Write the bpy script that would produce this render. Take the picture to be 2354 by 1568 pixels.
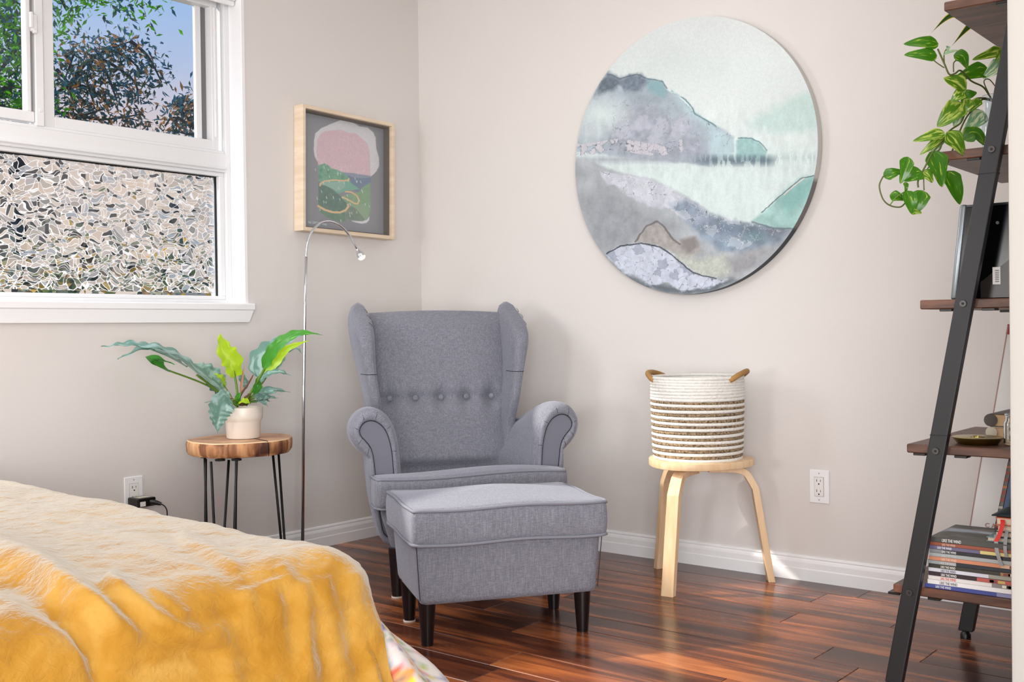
import bpy, bmesh, math, random
import numpy as np
from math import sin, cos, pi, radians, atan, sqrt
from mathutils import Vector, Matrix, noise
random.seed(7)
rng = np.random.default_rng(5)
S = bpy.context.scene
for o in list(bpy.data.objects): bpy.data.objects.remove(o)
COL = S.collection

# ------------------------------------------------------------ camera
F, CX, CY, HC = 2500., 1177., 784., .93          # focal length in pixels of the 2354x1568 frame
YAW, PITCH, ROLL = atan(3057/F), atan((CY-756)/F), -.0122
r0 = Vector((cos(YAW), -sin(YAW), 0)); FW = Vector((sin(YAW)*cos(PITCH), cos(YAW)*cos(PITCH), -sin(PITCH)))
u0 = r0.cross(FW); RT = r0*cos(ROLL)+u0*sin(ROLL); UP = RT.cross(FW)
CAM = Vector((0, 0, HC))
cd = bpy.data.cameras.new('camera'); cam = bpy.data.objects.new('camera', cd); COL.objects.link(cam)
cam.matrix_world = Matrix(((RT.x, UP.x, -FW.x, 0), (RT.y, UP.y, -FW.y, 0), (RT.z, UP.z, -FW.z, HC), (0, 0, 0, 1)))
cd.sensor_width = 36; cd.lens = 36*F/2354; cd.clip_start = .02
S.camera = cam
def ray(x, y): return FW+RT*((x-CX)/F)-UP*((y-CY)/F)
def on(x, y, ax, v):                              # point of the view ray on an axis plane
    d = ray(x, y); return CAM+d*((v-CAM[ax])/d[ax])
def P(x, y, D): return CAM+ray(x, y)*D
def proj(V):                                      # world points (n,3) -> pixels
    q = np.asarray(V)-np.array(CAM); z = q@np.array(FW)
    return CX+F*(q@np.array(RT))/z, CY-F*(q@np.array(UP))/z

# ------------------------------------------------------------ world and lights
def lin(c):
    c = np.asarray(c, float); return np.where(c <= .04045, c/12.92, ((c+.055)/1.055)**2.4)
def L3(r, g, b): return tuple(float(t) for t in lin((r, g, b)))+(1,)
w = bpy.data.worlds.new('sky'); S.world = w; w.use_nodes = True
nt = w.node_tree; nt.nodes.clear(); N = nt.nodes.new; LK = nt.links.new
tc = N('ShaderNodeTexCoord'); sx = N('ShaderNodeSeparateXYZ'); cr = N('ShaderNodeValToRGB'); bg = N('ShaderNodeBackground'); wo = N('ShaderNodeOutputWorld')
LK(tc.outputs['Generated'], sx.inputs[0]); LK(sx.outputs['Z'], cr.inputs[0]); LK(cr.outputs[0], bg.inputs[0]); LK(bg.outputs[0], wo.inputs[0])
el = cr.color_ramp.elements
el[0].position = 0.0; el[0].color = L3(.93, .87, .82)
el[1].position = 1.0; el[1].color = L3(.42, .66, .95)
for p, c in ((.155, (.92, .84, .79)), (.185, (.86, .82, .85)), (.225, (.74, .80, .92)), (.31, (.60, .77, .96)), (.45, (.50, .72, .96))):
    e = el.new(p); e.color = L3(*c)
bg.inputs['Strength'].default_value = 1.0

def sun(name, d, strength, ang, col):
    l = bpy.data.lights.new(name, 'SUN'); l.energy = strength; l.angle = radians(ang); l.color = col
    o = bpy.data.objects.new(name, l); COL.objects.link(o); o.rotation_euler = Vector(d).to_track_quat('-Z', 'Y').to_euler(); o.location = (0, 8, 6)
def area(name, loc, target, sx_, sy_, e, col):
    l = bpy.data.lights.new(name, 'AREA'); l.shape = 'RECTANGLE'; l.size = sx_; l.size_y = sy_; l.energy = e; l.color = col
    o = bpy.data.objects.new(name, l); COL.objects.link(o); o.location = loc
    o.rotation_euler = (Vector(target)-Vector(loc)).to_track_quat('-Z', 'Y').to_euler()
sun('sun', (.42, -.67, -.63), 5.0, 2.0, (1, .93, .82))
area('ceiling_fill', (1.7, 1.3, 2.46), (1.7, 1.3, 0), 2.8, 2.6, 20, (.98, .985, 1))  # added overhead fill evening out the room, no fixture modelled
area('side_window_light', (-3.5, 2.3, 1.05), (2.8, 2.2, .7), 1.0, 1.1, 62, (1, .985, .97))
area('left_fill', (-3.6, -.4, 1.05), (3.2, 2.2, .35), 2.6, 1.7, 52, (.97, .98, 1))  # added fill lifting the lower walls, no window in that wall
area('front_fill', (-1.25, -1.35, 1.1), (3.4, 2.4, .4), 2.2, 1.7, 160, (.97, .98, 1))  # added fill behind the camera, brightens the shaded corner
area('window_light', (1.25, 3.50, 1.75), (2.3, 1.2, .8), .5, .9, 16, (.95, .97, 1))
S.view_settings.view_transform = 'Standard'; S.view_settings.look = 'None'
S.view_settings.gamma = 1; S.view_settings.exposure = -0.10; S.view_settings.use_curve_mapping = False

# ------------------------------------------------------------ materials
def mat(name, col, rough=.5, metal=0, spec=.5, **kw):
    m = bpy.data.materials.new(name); m.use_nodes = True; b = m.node_tree.nodes['Principled BSDF']
    b.inputs['Base Color'].default_value = L3(*col); b.inputs['Roughness'].default_value = rough
    b.inputs['Metallic'].default_value = metal; b.inputs['Specular IOR Level'].default_value = spec
    for k, v in kw.items(): b.inputs[k].default_value = v
    return m
def nodes(m): t = m.node_tree; return t, t.nodes, t.links, t.nodes['Principled BSDF']
def ramp(t, stops):
    r = t.nodes.new('ShaderNodeValToRGB'); e = r.color_ramp.elements
    e[0].position = stops[0][0]; e[0].color = L3(*stops[0][1]); e[1].position = stops[-1][0]; e[1].color = L3(*stops[-1][1])
    for p, c in stops[1:-1]: q = e.new(p); q.color = L3(*c)
    return r
def noisy(m, stops, scale=5, stretch=(1, 1, 1), detail=4, bump=0, bscale=None, rand=False, dist=0, coord='Object'):
    t, n, l, b = nodes(m)
    c = n.new('ShaderNodeTexCoord'); mp = n.new('ShaderNodeMapping'); mp.inputs['Scale'].default_value = stretch
    l.new(c.outputs[coord], mp.inputs[0])
    if rand:
        oi = n.new('ShaderNodeObjectInfo'); mu = n.new('ShaderNodeVectorMath'); mu.operation = 'SCALE'
        cb = n.new('ShaderNodeCombineXYZ'); l.new(oi.outputs['Random'], cb.inputs[0]); l.new(oi.outputs['Random'], cb.inputs[1]); l.new(oi.outputs['Random'], cb.inputs[2])
        l.new(cb.outputs[0], mu.inputs[0]); mu.inputs['Scale'].default_value = 37.
        l.new(mu.outputs[0], mp.inputs['Location'])
    nz = n.new('ShaderNodeTexNoise'); nz.inputs['Scale'].default_value = scale; nz.inputs['Detail'].default_value = detail; nz.inputs['Distortion'].default_value = dist
    l.new(mp.outputs[0], nz.inputs[0])
    r = ramp(t, stops); l.new(nz.outputs[0], r.inputs[0]); l.new(r.outputs[0], b.inputs['Base Color'])
    if bump:
        bp = n.new('ShaderNodeBump'); bp.inputs['Strength'].default_value = bump; bp.inputs['Distance'].default_value = .01
        n2 = nz
        if bscale:
            n2 = n.new('ShaderNodeTexNoise'); n2.inputs['Scale'].default_value = bscale; n2.inputs['Detail'].default_value = 3; l.new(c.outputs[coord], n2.inputs[0])
        l.new(n2.outputs[0], bp.inputs['Height']); l.new(bp.outputs[0], b.inputs['Normal'])
    return m
M = {}
M['wall'] = noisy(mat('wall_paint', (.82, .79, .75), .85, spec=.25), [(0, (.870, .850, .836)), (1, (.886, .867, .853))], 3, bump=.04, bscale=160)
M['ceil'] = mat('ceiling_paint', (.9, .89, .87), .9)
M['trim'] = mat('white_trim', (.96, .96, .965), .35)
M['vinyl'] = mat('window_vinyl', (.90, .90, .905), .35)
M['blind'] = mat('blind_fabric', (.9, .9, .9), .6)
M['black'] = mat('black_plastic', (.05, .05, .055), .35)
M['rubber'] = mat('rubber_gasket', (.03, .03, .03), .6)
M['steel'] = mat('shelf_steel', (.19, .19, .20), .42, .5)
M['chrome'] = mat('chrome', (.85, .86, .88), .12, 1)
M['gold'] = mat('gold_metal', (.66, .60, .36), .28, 1)
M['silver'] = mat('silver_metal', (.55, .58, .60), .3, .7)
M['legblk'] = noisy(mat('black_brown_wood', (.05, .03, .04), .3), [(0, (.05, .035, .05)), (1, (.10, .06, .07))], 6, (8, 8, 1))
M['felt'] = mat('white_felt', (.9, .87, .84), .9)
M['iron'] = mat('black_iron', (.06, .06, .065), .45, .3)
M['pot'] = mat('cream_ceramic', (.90, .86, .81), .3)
M['soil'] = noisy(mat('soil', (.16, .11, .08), .95), [(0, (.1, .07, .05)), (1, (.3, .2, .14))], 60, bump=.6)
M['paper'] = noisy(mat('page_block', (.90, .82, .72), .8), [(.3, (.82, .74, .64)), (.7, (.95, .89, .80))], 3, (1, 1, 160))
M['white'] = mat('white_card', (.93, .92, .91), .6)
M['dark'] = mat('slot_dark', (.03, .025, .02), .6)
M['boltm'] = mat('bolt_steel', (.30, .29, .29), .35, .7)
M['bulb'] = mat('lamp_glow', (1, .9, .75), .4)
bb = M['bulb'].node_tree.nodes['Principled BSDF']; bb.inputs['Emission Color'].default_value = L3(1, .82, .58); bb.inputs['Emission Strength'].default_value = 6
# fabric of the chair and the stool
m = M['fabric'] = mat('grey_blue_fabric', (.56, .57, .62), .85, spec=.2, **{'Sheen Weight': .35, 'Sheen Roughness': .4})
t, n, l, b = nodes(m); b.inputs['Sheen Tint'].default_value = (.85, .87, 1, 1)
c = n.new('ShaderNodeTexCoord'); ns = []
for st in ((300, 300, 22), (60, 420, 420), (420, 60, 420)):
    mp = n.new('ShaderNodeMapping'); mp.inputs['Scale'].default_value = st; l.new(c.outputs['Object'], mp.inputs[0])
    z = n.new('ShaderNodeTexNoise'); z.inputs['Scale'].default_value = 1; z.inputs['Detail'].default_value = 2; l.new(mp.outputs[0], z.inputs[0]); ns.append(z)
a1 = n.new('ShaderNodeMath'); a1.operation = 'ADD'; l.new(ns[0].outputs[0], a1.inputs[0]); l.new(ns[1].outputs[0], a1.inputs[1])
a2 = n.new('ShaderNodeMath'); a2.operation = 'ADD'; l.new(a1.outputs[0], a2.inputs[0]); l.new(ns[2].outputs[0], a2.inputs[1])
a3 = n.new('ShaderNodeMath'); a3.operation = 'MULTIPLY'; a3.inputs[1].default_value = .333; l.new(a2.outputs[0], a3.inputs[0])
r = ramp(t, [(.36, (.43, .435, .475)), (.5, (.495, .50, .54)), (.64, (.58, .585, .625))]); l.new(a3.outputs[0], r.inputs[0]); l.new(r.outputs[0], b.inputs['Base Color'])
bp = n.new('ShaderNodeBump'); bp.inputs['Strength'].default_value = .35; bp.inputs['Distance'].default_value = .002; l.new(a3.outputs[0], bp.inputs['Height']); l.new(bp.outputs[0], b.inputs['Normal'])
M['seam'] = mat('dark_seam', (.16, .16, .2), .9)
M['piping'] = mat('grey_blue_piping', (.52, .525, .565), .85, spec=.2)
M['birch'] = noisy(mat('birch_veneer', (.87, .72, .55), .42), [(.3, (.88, .73, .56)), (.7, (.94, .82, .67))], 4, (12, 12, 1.2))
M['framewood'] = noisy(mat('pale_pine', (.90, .82, .72), .5), [(.3, (.87, .78, .67)), (.7, (.93, .86, .77))], 6, (1, 1, 8))
M['shelfwood'] = noisy(mat('rustic_board', (.36, .25, .2), .42), [(.25, (.17, .11, .09)), (.5, (.36, .24, .19)), (.75, (.50, .33, .25))], 3, (12, 2.2, 12), detail=6, dist=.6)
M['livewood'] = noisy(mat('live_edge_end_grain', (.8, .6, .45), .45), [(.3, (.66, .45, .34)), (.7, (.88, .70, .54))], 3, (3, 3, 3), detail=6, dist=1.5)
M['bark'] = noisy(mat('live_edge_side', (.5, .3, .2), .6), [(.34, (.30, .17, .12)), (.46, (.56, .36, .23)), (.56, (.78, .56, .38)), (.7, (.86, .68, .50))], 2.2, (9, 9, 2.2), detail=6, bump=.5, dist=.5)
M['cotton'] = noisy(mat('white_cotton_rope', (.93, .92, .89), .85), [(0, (.88, .87, .84)), (1, (.97, .96, .94))], 90, bump=.5)
M['jute'] = noisy(mat('jute_rope', (.62, .52, .40), .9), [(.35, (.36, .28, .2)), (.6, (.70, .60, .47))], 130, bump=.8)
M['tan'] = noisy(mat('tan_cord', (.66, .49, .27), .7), [(.3, (.50, .35, .17)), (.7, (.76, .58, .34))], 6, (1, 1, 1), bump=.3)
# floor planks: every plank shifts the grain by its own random number
m = M['plank'] = mat('acacia_laminate', (.4, .2, .1), .22, spec=.5)
t, n, l, b = nodes(m)
c = n.new('ShaderNodeTexCoord'); oi = n.new('ShaderNodeObjectInfo'); sc = n.new('ShaderNodeVectorMath'); sc.operation = 'SCALE'; sc.inputs['Scale'].default_value = 53.
cb = n.new('ShaderNodeCombineXYZ'); [l.new(oi.outputs['Random'], cb.inputs[i]) for i in range(3)]; l.new(cb.outputs[0], sc.inputs[0])
mp = n.new('ShaderNodeMapping'); mp.inputs['Scale'].default_value = (9, .85, 1); l.new(c.outputs['Object'], mp.inputs[0]); l.new(sc.outputs[0], mp.inputs['Location'])
z1 = n.new('ShaderNodeTexNoise'); z1.inputs['Scale'].default_value = 1.5; z1.inputs['Detail'].default_value = 5; z1.inputs['Roughness'].default_value = .5; z1.inputs['Distortion'].default_value = .9; l.new(mp.outputs[0], z1.inputs[0])
mp2 = n.new('ShaderNodeMapping'); mp2.inputs['Scale'].default_value = (90, 3, 1); l.new(c.outputs['Object'], mp2.inputs[0]); l.new(sc.outputs[0], mp2.inputs['Location'])
z2 = n.new('ShaderNodeTexNoise'); z2.inputs['Scale'].default_value = 1; z2.inputs['Detail'].default_value = 4; l.new(mp2.outputs[0], z2.inputs[0])
mx = n.new('ShaderNodeMath'); mx.operation = 'MULTIPLY_ADD'; mx.inputs[1].default_value = .16; l.new(z2.outputs[0], mx.inputs[0]); l.new(z1.outputs[0], mx.inputs[2])
mo = n.new('ShaderNodeMath'); mo.operation = 'MULTIPLY_ADD'; mo.inputs[1].default_value = .12; l.new(oi.outputs['Random'], mo.inputs[0]); l.new(mx.outputs[0], mo.inputs[2])
r = ramp(t, [(.48, (.25, .125, .09)), (.60, (.38, .20, .13)), (.68, (.50, .275, .165)), (.78, (.65, .37, .20)), (.92, (.80, .50, .30))])
l.new(mo.outputs[0], r.inputs[0]); l.new(r.outputs[0], b.inputs['Base Color'])
bp = n.new('ShaderNodeBump'); bp.inputs['Strength'].default_value = .08; bp.inputs['Distance'].default_value = .002; l.new(z2.outputs[0], bp.inputs['Height']); l.new(bp.outputs[0], b.inputs['Normal'])
# painted flat prints carry their colours as a colour attribute
m = M['paint'] = mat('printed_colours', (1, 1, 1), .5, spec=.3)
t, n, l, b = nodes(m); at = n.new('ShaderNodeAttribute'); at.attribute_name = 'Col'; l.new(at.outputs['Color'], b.inputs['Base Color'])
# fleece
def fleece(name, stops, sheen, tint):
    m = mat(name, (.9, .7, .4), .95, spec=.1, **{'Sheen Weight': sheen, 'Sheen Roughness': .38})
    t, n, l, b = nodes(m); b.inputs['Sheen Tint'].default_value = tint
    noisy(m, stops, 9, (1, 1, 1), detail=7, dist=.8)
    c = n.new('ShaderNodeTexCoord'); z = n.new('ShaderNodeTexNoise'); z.inputs['Scale'].default_value = 45; z.inputs['Detail'].default_value = 6; z.inputs['Distortion'].default_value = 1.5; l.new(c.outputs['Object'], z.inputs[0])
    bp = n.new('ShaderNodeBump'); bp.inputs['Strength'].default_value = .35; bp.inputs['Distance'].default_value = .010; l.new(z.outputs[0], bp.inputs['Height']); l.new(bp.outputs[0], b.inputs['Normal'])
    # grazing sheen put into the base colour: cream at glancing view angles
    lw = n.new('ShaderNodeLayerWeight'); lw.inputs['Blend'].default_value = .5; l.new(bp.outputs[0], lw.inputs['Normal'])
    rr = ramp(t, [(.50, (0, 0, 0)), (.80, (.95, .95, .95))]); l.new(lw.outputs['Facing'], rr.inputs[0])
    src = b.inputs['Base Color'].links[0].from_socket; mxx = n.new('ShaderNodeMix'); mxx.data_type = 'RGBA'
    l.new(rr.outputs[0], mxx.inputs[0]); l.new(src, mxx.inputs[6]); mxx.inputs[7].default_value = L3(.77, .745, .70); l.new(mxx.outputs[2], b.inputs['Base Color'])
    return m
M['fleece'] = fleece('mustard_fleece', [(.3, (.67, .47, .15)), (.5, (.73, .53, .20)), (.7, (.79, .61, .30))], .35, (1, .97, .92, 1))
# leaves
def leafmat(name, base, c2, streak, thr, rough=.35, trans=.25, ws=(3, 26, 1)):
    m = mat(name, base, rough, spec=.5); t, n, l, b = nodes(m)
    c = n.new('ShaderNodeTexCoord'); oi = n.new('ShaderNodeObjectInfo')
    cb = n.new('ShaderNodeCombineXYZ'); mu = n.new('ShaderNodeMath'); mu.operation = 'MULTIPLY'; mu.inputs[1].default_value = 40; l.new(oi.outputs['Random'], mu.inputs[0])
    [l.new(mu.outputs[0], cb.inputs[i]) for i in range(3)]
    mp = n.new('ShaderNodeMapping'); mp.inputs['Scale'].default_value = ws; l.new(c.outputs['UV'], mp.inputs[0]); l.new(cb.outputs[0], mp.inputs['Location'])
    z = n.new('ShaderNodeTexNoise'); z.inputs['Scale'].default_value = 1; z.inputs['Detail'].default_value = 3; z.inputs['Distortion'].default_value = .4; l.new(mp.outputs[0], z.inputs[0])
    r = ramp(t, [(0, base), (thr-.06, c2), (thr+.03, streak), (1, streak)]); l.new(z.outputs[0], r.inputs[0]); l.new(r.outputs[0], b.inputs['Base Color'])
    tr = n.new('ShaderNodeBsdfTranslucent'); mxs = n.new('ShaderNodeMixShader'); mxs.inputs[0].default_value = trans
    l.new(r.outputs[0], tr.inputs['Color']); out = n['Material Output']; l.new(b.outputs[0], mxs.inputs[1]); l.new(tr.outputs[0], mxs.inputs[2]); l.new(mxs.outputs[0], out.inputs[0])
    return m
M['leafblue'] = leafmat('blue_green_leaf', (.36, .52, .47), (.46, .62, .57), (.66, .78, .76), .56, ws=(5, 3, 1))
M['leafgreen'] = leafmat('fresh_green_leaf', (.22, .52, .12), (.30, .62, .20), (.55, .80, .40), .66, ws=(4, 3, 1))
M['leaflime'] = leafmat('lime_leaf', (.68, .82, .12), (.74, .88, .16), (.82, .93, .35), .62, ws=(4, 3, 1))
M['pothos'] = leafmat('pothos_green', (.16, .36, .03), (.25, .48, .06), (.70, .78, .30), .66, rough=.28, ws=(2.5, 9, 1))
M['pothosvar'] = leafmat('pothos_variegated', (.20, .38, .05), (.34, .52, .09), (.74, .80, .38), .56, rough=.3, ws=(2.2, 7, 1))
M['pothospale'] = leafmat('pothos_pale', (.35, .55, .40), (.50, .68, .52), (.86, .90, .74), .55, rough=.4, ws=(2, 6, 1))
M['snake'] = leafmat('yellow_edged_leaf', (.06, .16, .04), (.12, .28, .06), (.22, .40, .10), .6, ws=(1, 10, 1))
M['yellow'] = mat('leaf_margin_yellow', (.82, .74, .12), .4)
M['stem'] = mat('green_stem', (.36, .50, .12), .4)
M['stemd'] = mat('olive_stem', (.30, .34, .10), .45)
M['peach'] = mat('new_leaf_sheath', (.90, .66, .52), .5)
M['brown'] = mat('dry_sheath', (.42, .26, .2), .7)
for k, cc in (('tree1', (.26, .36, .30)), ('tree2', (.34, .66, .12)), ('tree3', (.20, .40, .48)), ('tree4', (.66, .46, .28)), ('hedge1', (.46, .54, .34)), ('hedge2', (.66, .68, .58)), ('hedge3', (.70, .56, .44)), ('hedge4', (.90, .72, .32))):
    mm = M[k] = mat('foliage_'+k, cc, .6); t, n, l, b = nodes(mm); tr = n.new('ShaderNodeBsdfTranslucent'); tr.inputs[0].default_value = L3(*cc); mxs = n.new('ShaderNodeMixShader'); mxs.inputs[0].default_value = .45
    l.new(b.outputs[0], mxs.inputs[1]); l.new(tr.outputs[0], mxs.inputs[2]); l.new(mxs.outputs[0], n['Material Output'].inputs[0])
M['treebark'] = mat('tree_bark', (.26, .27, .28), .9)
M['roof'] = mat('teal_roof', (.33, .55, .62), .7)
M['render'] = mat('house_render', (.85, .80, .74), .9)
M['lawn'] = noisy(mat('garden_ground', (.4, .42, .3), .95), [(.3, (.33, .38, .22)), (.7, (.58, .54, .44))], 2)
# clear glass (thin) and patterned privacy film
def thin_glass(name, tint=(1, 1, 1), refl=.05):
    m = bpy.data.materials.new(name); m.use_nodes = True; t = m.node_tree; n = t.nodes; l = t.links; n.clear()
    o = n.new('ShaderNodeOutputMaterial'); tr = n.new('ShaderNodeBsdfTransparent'); tr.inputs[0].default_value = tint+(1,)
    g = n.new('ShaderNodeBsdfGlossy'); g.inputs['Roughness'].default_value = .02; mx = n.new('ShaderNodeMixShader'); mx.inputs[0].default_value = refl
    l.new(tr.outputs[0], mx.inputs[1]); l.new(g.outputs[0], mx.inputs[2]); l.new(mx.outputs[0], o.inputs[0]); return m
M['glass'] = thin_glass('clear_pane', (.97, .98, 1), .03)
M['framegl'] = thin_glass('frame_glazing', (.98, .98, .98), .04)
M['vase'] = mat('vase_glass', (.93, .96, .98), .03, **{'Transmission Weight': 1.0, 'IOR': 1.45})
m = M['film'] = bpy.data.materials.new('mosaic_privacy_film'); m.use_nodes = True; t = m.node_tree; n = t.nodes; l = t.links; n.clear()
o = n.new('ShaderNodeOutputMaterial'); c = n.new('ShaderNodeTexCoord')
nz = n.new('ShaderNodeTexNoise'); nz.inputs['Scale'].default_value = 22; nz.inputs['Detail'].default_value = 0; l.new(c.outputs['Object'], nz.inputs[0])
vm = n.new('ShaderNodeVectorMath'); vm.operation = 'MULTIPLY_ADD'; vm.inputs[1].default_value = (.05, .05, .05); l.new(nz.outputs['Color'], vm.inputs[0]); l.new(c.outputs['Object'], vm.inputs[2])
mpv = n.new('ShaderNodeMapping'); mpv.inputs['Scale'].default_value = (.75, 0, 1.45); mpv.inputs['Rotation'].default_value = (0, .7, 0); l.new(vm.outputs[0], mpv.inputs[0])
vo = n.new('ShaderNodeTexVoronoi'); vo.inputs['Scale'].default_value = 52; l.new(mpv.outputs[0], vo.inputs[0])
ve = n.new('ShaderNodeTexVoronoi'); ve.feature = 'DISTANCE_TO_EDGE'; ve.inputs['Scale'].default_value = 52; l.new(mpv.outputs[0], ve.inputs[0])
sub = n.new('ShaderNodeVectorMath'); sub.operation = 'SUBTRACT'; sub.inputs[1].default_value = (.5, .5, .5); l.new(vo.outputs['Color'], sub.inputs[0])
scl = n.new('ShaderNodeVectorMath'); scl.operation = 'SCALE'; scl.inputs['Scale'].default_value = .44; l.new(sub.outputs[0], scl.inputs[0])
ge = n.new('ShaderNodeNewGeometry'); ad = n.new('ShaderNodeVectorMath'); ad.operation = 'ADD'; l.new(ge.outputs['Normal'], ad.inputs[0]); l.new(scl.outputs[0], ad.inputs[1])
nm = n.new('ShaderNodeVectorMath'); nm.operation = 'NORMALIZE'; l.new(ad.outputs[0], nm.inputs[0])
rc_ = ramp(t, [(0, (.72, .82, .92)), (.2, (.97, .97, .97)), (.45, (1, .99, .97)), (.62, (.80, .84, .90)), (.78, (.98, .96, .93)), (1, (.62, .68, .72))]); sxx = n.new('ShaderNodeSeparateXYZ'); l.new(vo.outputs['Color'], sxx.inputs[0]); l.new(sxx.outputs[1], rc_.inputs[0])
rf = n.new('ShaderNodeBsdfRefraction'); l.new(rc_.outputs[0], rf.inputs[0]); rf.inputs['IOR'].default_value = 1.35; rf.inputs['Roughness'].default_value = 0.03; l.new(nm.outputs[0], rf.inputs['Normal'])
tl = n.new('ShaderNodeBsdfTransparent'); tl.inputs[0].default_value = (.93, .96, 1, 1)
gt = n.new('ShaderNodeMath'); gt.operation = 'LESS_THAN'; gt.inputs[1].default_value = .045; l.new(ve.outputs['Distance'], gt.inputs[0])
df = n.new('ShaderNodeBsdfDiffuse'); df.inputs[0].default_value = (.9, .92, .95, 1)
m1 = n.new('ShaderNodeMixShader'); m1.inputs[0].default_value = .14; l.new(rf.outputs[0], m1.inputs[1]); l.new(tl.outputs[0], m1.inputs[2])
m2 = n.new('ShaderNodeMixShader'); l.new(gt.outputs[0], m2.inputs[0]); l.new(m1.outputs[0], m2.inputs[1]); l.new(df.outputs[0], m2.inputs[2]); l.new(m2.outputs[0], o.inputs[0])

# ------------------------------------------------------------ mesh helpers
MW = {}
def tag(o, label=None, cat=None, group=None, kind=None):
    if label: o['label'] = label
    if cat: o['category'] = cat
    if group: o['group'] = group
    if kind: o['kind'] = kind
    return o
def thing(name, label, cat, loc=(0, 0, 0), rotz=0, group=None, kind=None, parent=None):
    o = bpy.data.objects.new(name, None); COL.objects.link(o); o.location = loc; o.rotation_euler = (0, 0, rotz); o.empty_display_size = .1
    MW[o.name] = Matrix.Translation(loc)@Matrix.Rotation(rotz, 4, 'Z')
    tag(o, label, cat, group, kind); return o
def link(name, me, m, parent=None, world=False, smooth=False):
    o = bpy.data.objects.new(name, me); COL.objects.link(o)
    if m is not None: me.materials.append(m if not isinstance(m, str) else M[m])
    base = MW[parent.name] if parent else Matrix.Identity(4)
    if world and parent: me.transform(base.inverted())
    MW[o.name] = base.copy()
    if parent: o.parent = parent
    if smooth:
        me.polygons.foreach_set('use_smooth', [True]*len(me.polygons))
        if smooth == 'auto': me.set_sharp_from_angle(angle=radians(38))
    return o
def raw(name, v, f, m, parent=None, world=False, smooth=False, uv=None):
    me = bpy.data.meshes.new(name); me.from_pydata([tuple(p) for p in v], [], f); me.update()
    if uv is not None:
        ul = me.uv_layers.new(name='UVMap'); li = np.zeros(len(me.loops), np.int32); me.loops.foreach_get('vertex_index', li)
        ul.data.foreach_set('uv', np.asarray(uv, np.float32)[li].ravel())
    return link(name, me, m, parent, world, smooth)
def bevmesh(name, v, f, bev, seg):
    bm = bmesh.new(); vs = [bm.verts.new(tuple(p)) for p in v]; [bm.faces.new([vs[i] for i in q]) for q in f]
    bmesh.ops.recalc_face_normals(bm, faces=bm.faces)
    if bev: bmesh.ops.bevel(bm, geom=bm.edges[:], offset=bev, segments=seg, affect='EDGES', profile=.5, clamp_overlap=True)
    me = bpy.data.meshes.new(name); bm.to_mesh(me); bm.free(); return me
BF = [(0, 1, 3, 2), (4, 6, 7, 5), (0, 4, 5, 1), (2, 3, 7, 6), (0, 2, 6, 4), (1, 5, 7, 3)]
def box(name, lo, hi, m, parent=None, world=False, bev=.002, seg=1, R=None, smooth=False):
    v = [Vector((x, y, z)) for x in (lo[0], hi[0]) for y in (lo[1], hi[1]) for z in (lo[2], hi[2])]
    if R is not None: v = [R@p for p in v]
    return link(name, bevmesh(name, v, BF, bev, seg), m, parent, world, smooth)
def hexa(name, v8, m, parent=None, world=False, bev=.002, seg=1, smooth=False):
    return link(name, bevmesh(name, v8, BF, bev, seg), m, parent, world, smooth)
def prism(name, pts, a, b, m, parent=None, world=False, bev=0, seg=2, smooth=False):
    """pts: list of 3D points of the front outline, extruded by vector a->b offset"""
    n_ = len(pts); off = Vector(b)-Vector(a)
    v = [Vector(p) for p in pts]+[Vector(p)+off for p in pts]
    f = [tuple(range(n_)), tuple(range(2*n_-1, n_-1, -1))]+[(i, (i+1) % n_, n_+(i+1) % n_, n_+i) for i in range(n_)]
    return link(name, bevmesh(name, v, f, bev, seg), m, parent, world, smooth)
def spline(pts, k=8, closed=False):
    pts = [Vector(p) for p in pts]; n_ = len(pts); out = []
    rngi = range(n_ if closed else n_-1)
    for i in rngi:
        g = (lambda j: pts[j % n_]) if closed else (lambda j: pts[min(max(j, 0), n_-1)])
        a, b_, c_, d = g(i-1), g(i), g(i+1), g(i+2)
        for s in range(k):
            t = s/k; out.append(.5*((2*b_)+(c_-a)*t+(2*a-5*b_+4*c_-d)*t*t+(3*b_-a-3*c_+d)*t**3))
    if not closed: out.append(pts[-1])
    return out
def tubemesh(name, pts, r, n_=10, closed=False, cap=True, flat=None):
    pts = [Vector(p) for p in pts]; K = len(pts); rr = r if hasattr(r, '__len__') else [r]*K
    T = []
    for i in range(K):
        a = pts[i-1] if (i or closed) else pts[0]; b_ = pts[(i+1) % K] if (i < K-1 or closed) else pts[-1]
        T.append((b_-a).normalized() if (b_-a).length > 1e-9 else Vector((0, 0, 1)))
    ref = Vector((0, 0, 1)) if abs(T[0].z) < .9 else Vector((1, 0, 0)); nrm = (ref-T[0]*ref.dot(T[0])).normalized()
    v = []; f = []
    for i in range(K):
        nrm = (nrm-T[i]*nrm.dot(T[i])); nrm = nrm.normalized() if nrm.length > 1e-6 else T[i].orthogonal().normalized(); bn = T[i].cross(nrm)
        for j in range(n_):
            a = 2*pi*j/n_; v.append(pts[i]+(nrm*cos(a)+bn*sin(a)*(flat or 1))*rr[i])
    for i in range(K if closed else K-1):
        for j in range(n_):
            i2 = (i+1) % K; f.append((i*n_+j, i*n_+(j+1) % n_, i2*n_+(j+1) % n_, i2*n_+j))
    if cap and not closed: f.append(tuple(range(n_-1, -1, -1))); f.append(tuple((K-1)*n_+j for j in range(n_)))
    me = bpy.data.meshes.new(name); me.from_pydata([tuple(p) for p in v], [], f); me.update(); return me
def tube(name, pts, r, m, parent=None, world=False, n_=10, closed=False, smooth='auto', flat=None):
    return link(name, tubemesh(name, pts, r, n_, closed, True, flat), m, parent, world, smooth)
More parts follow.
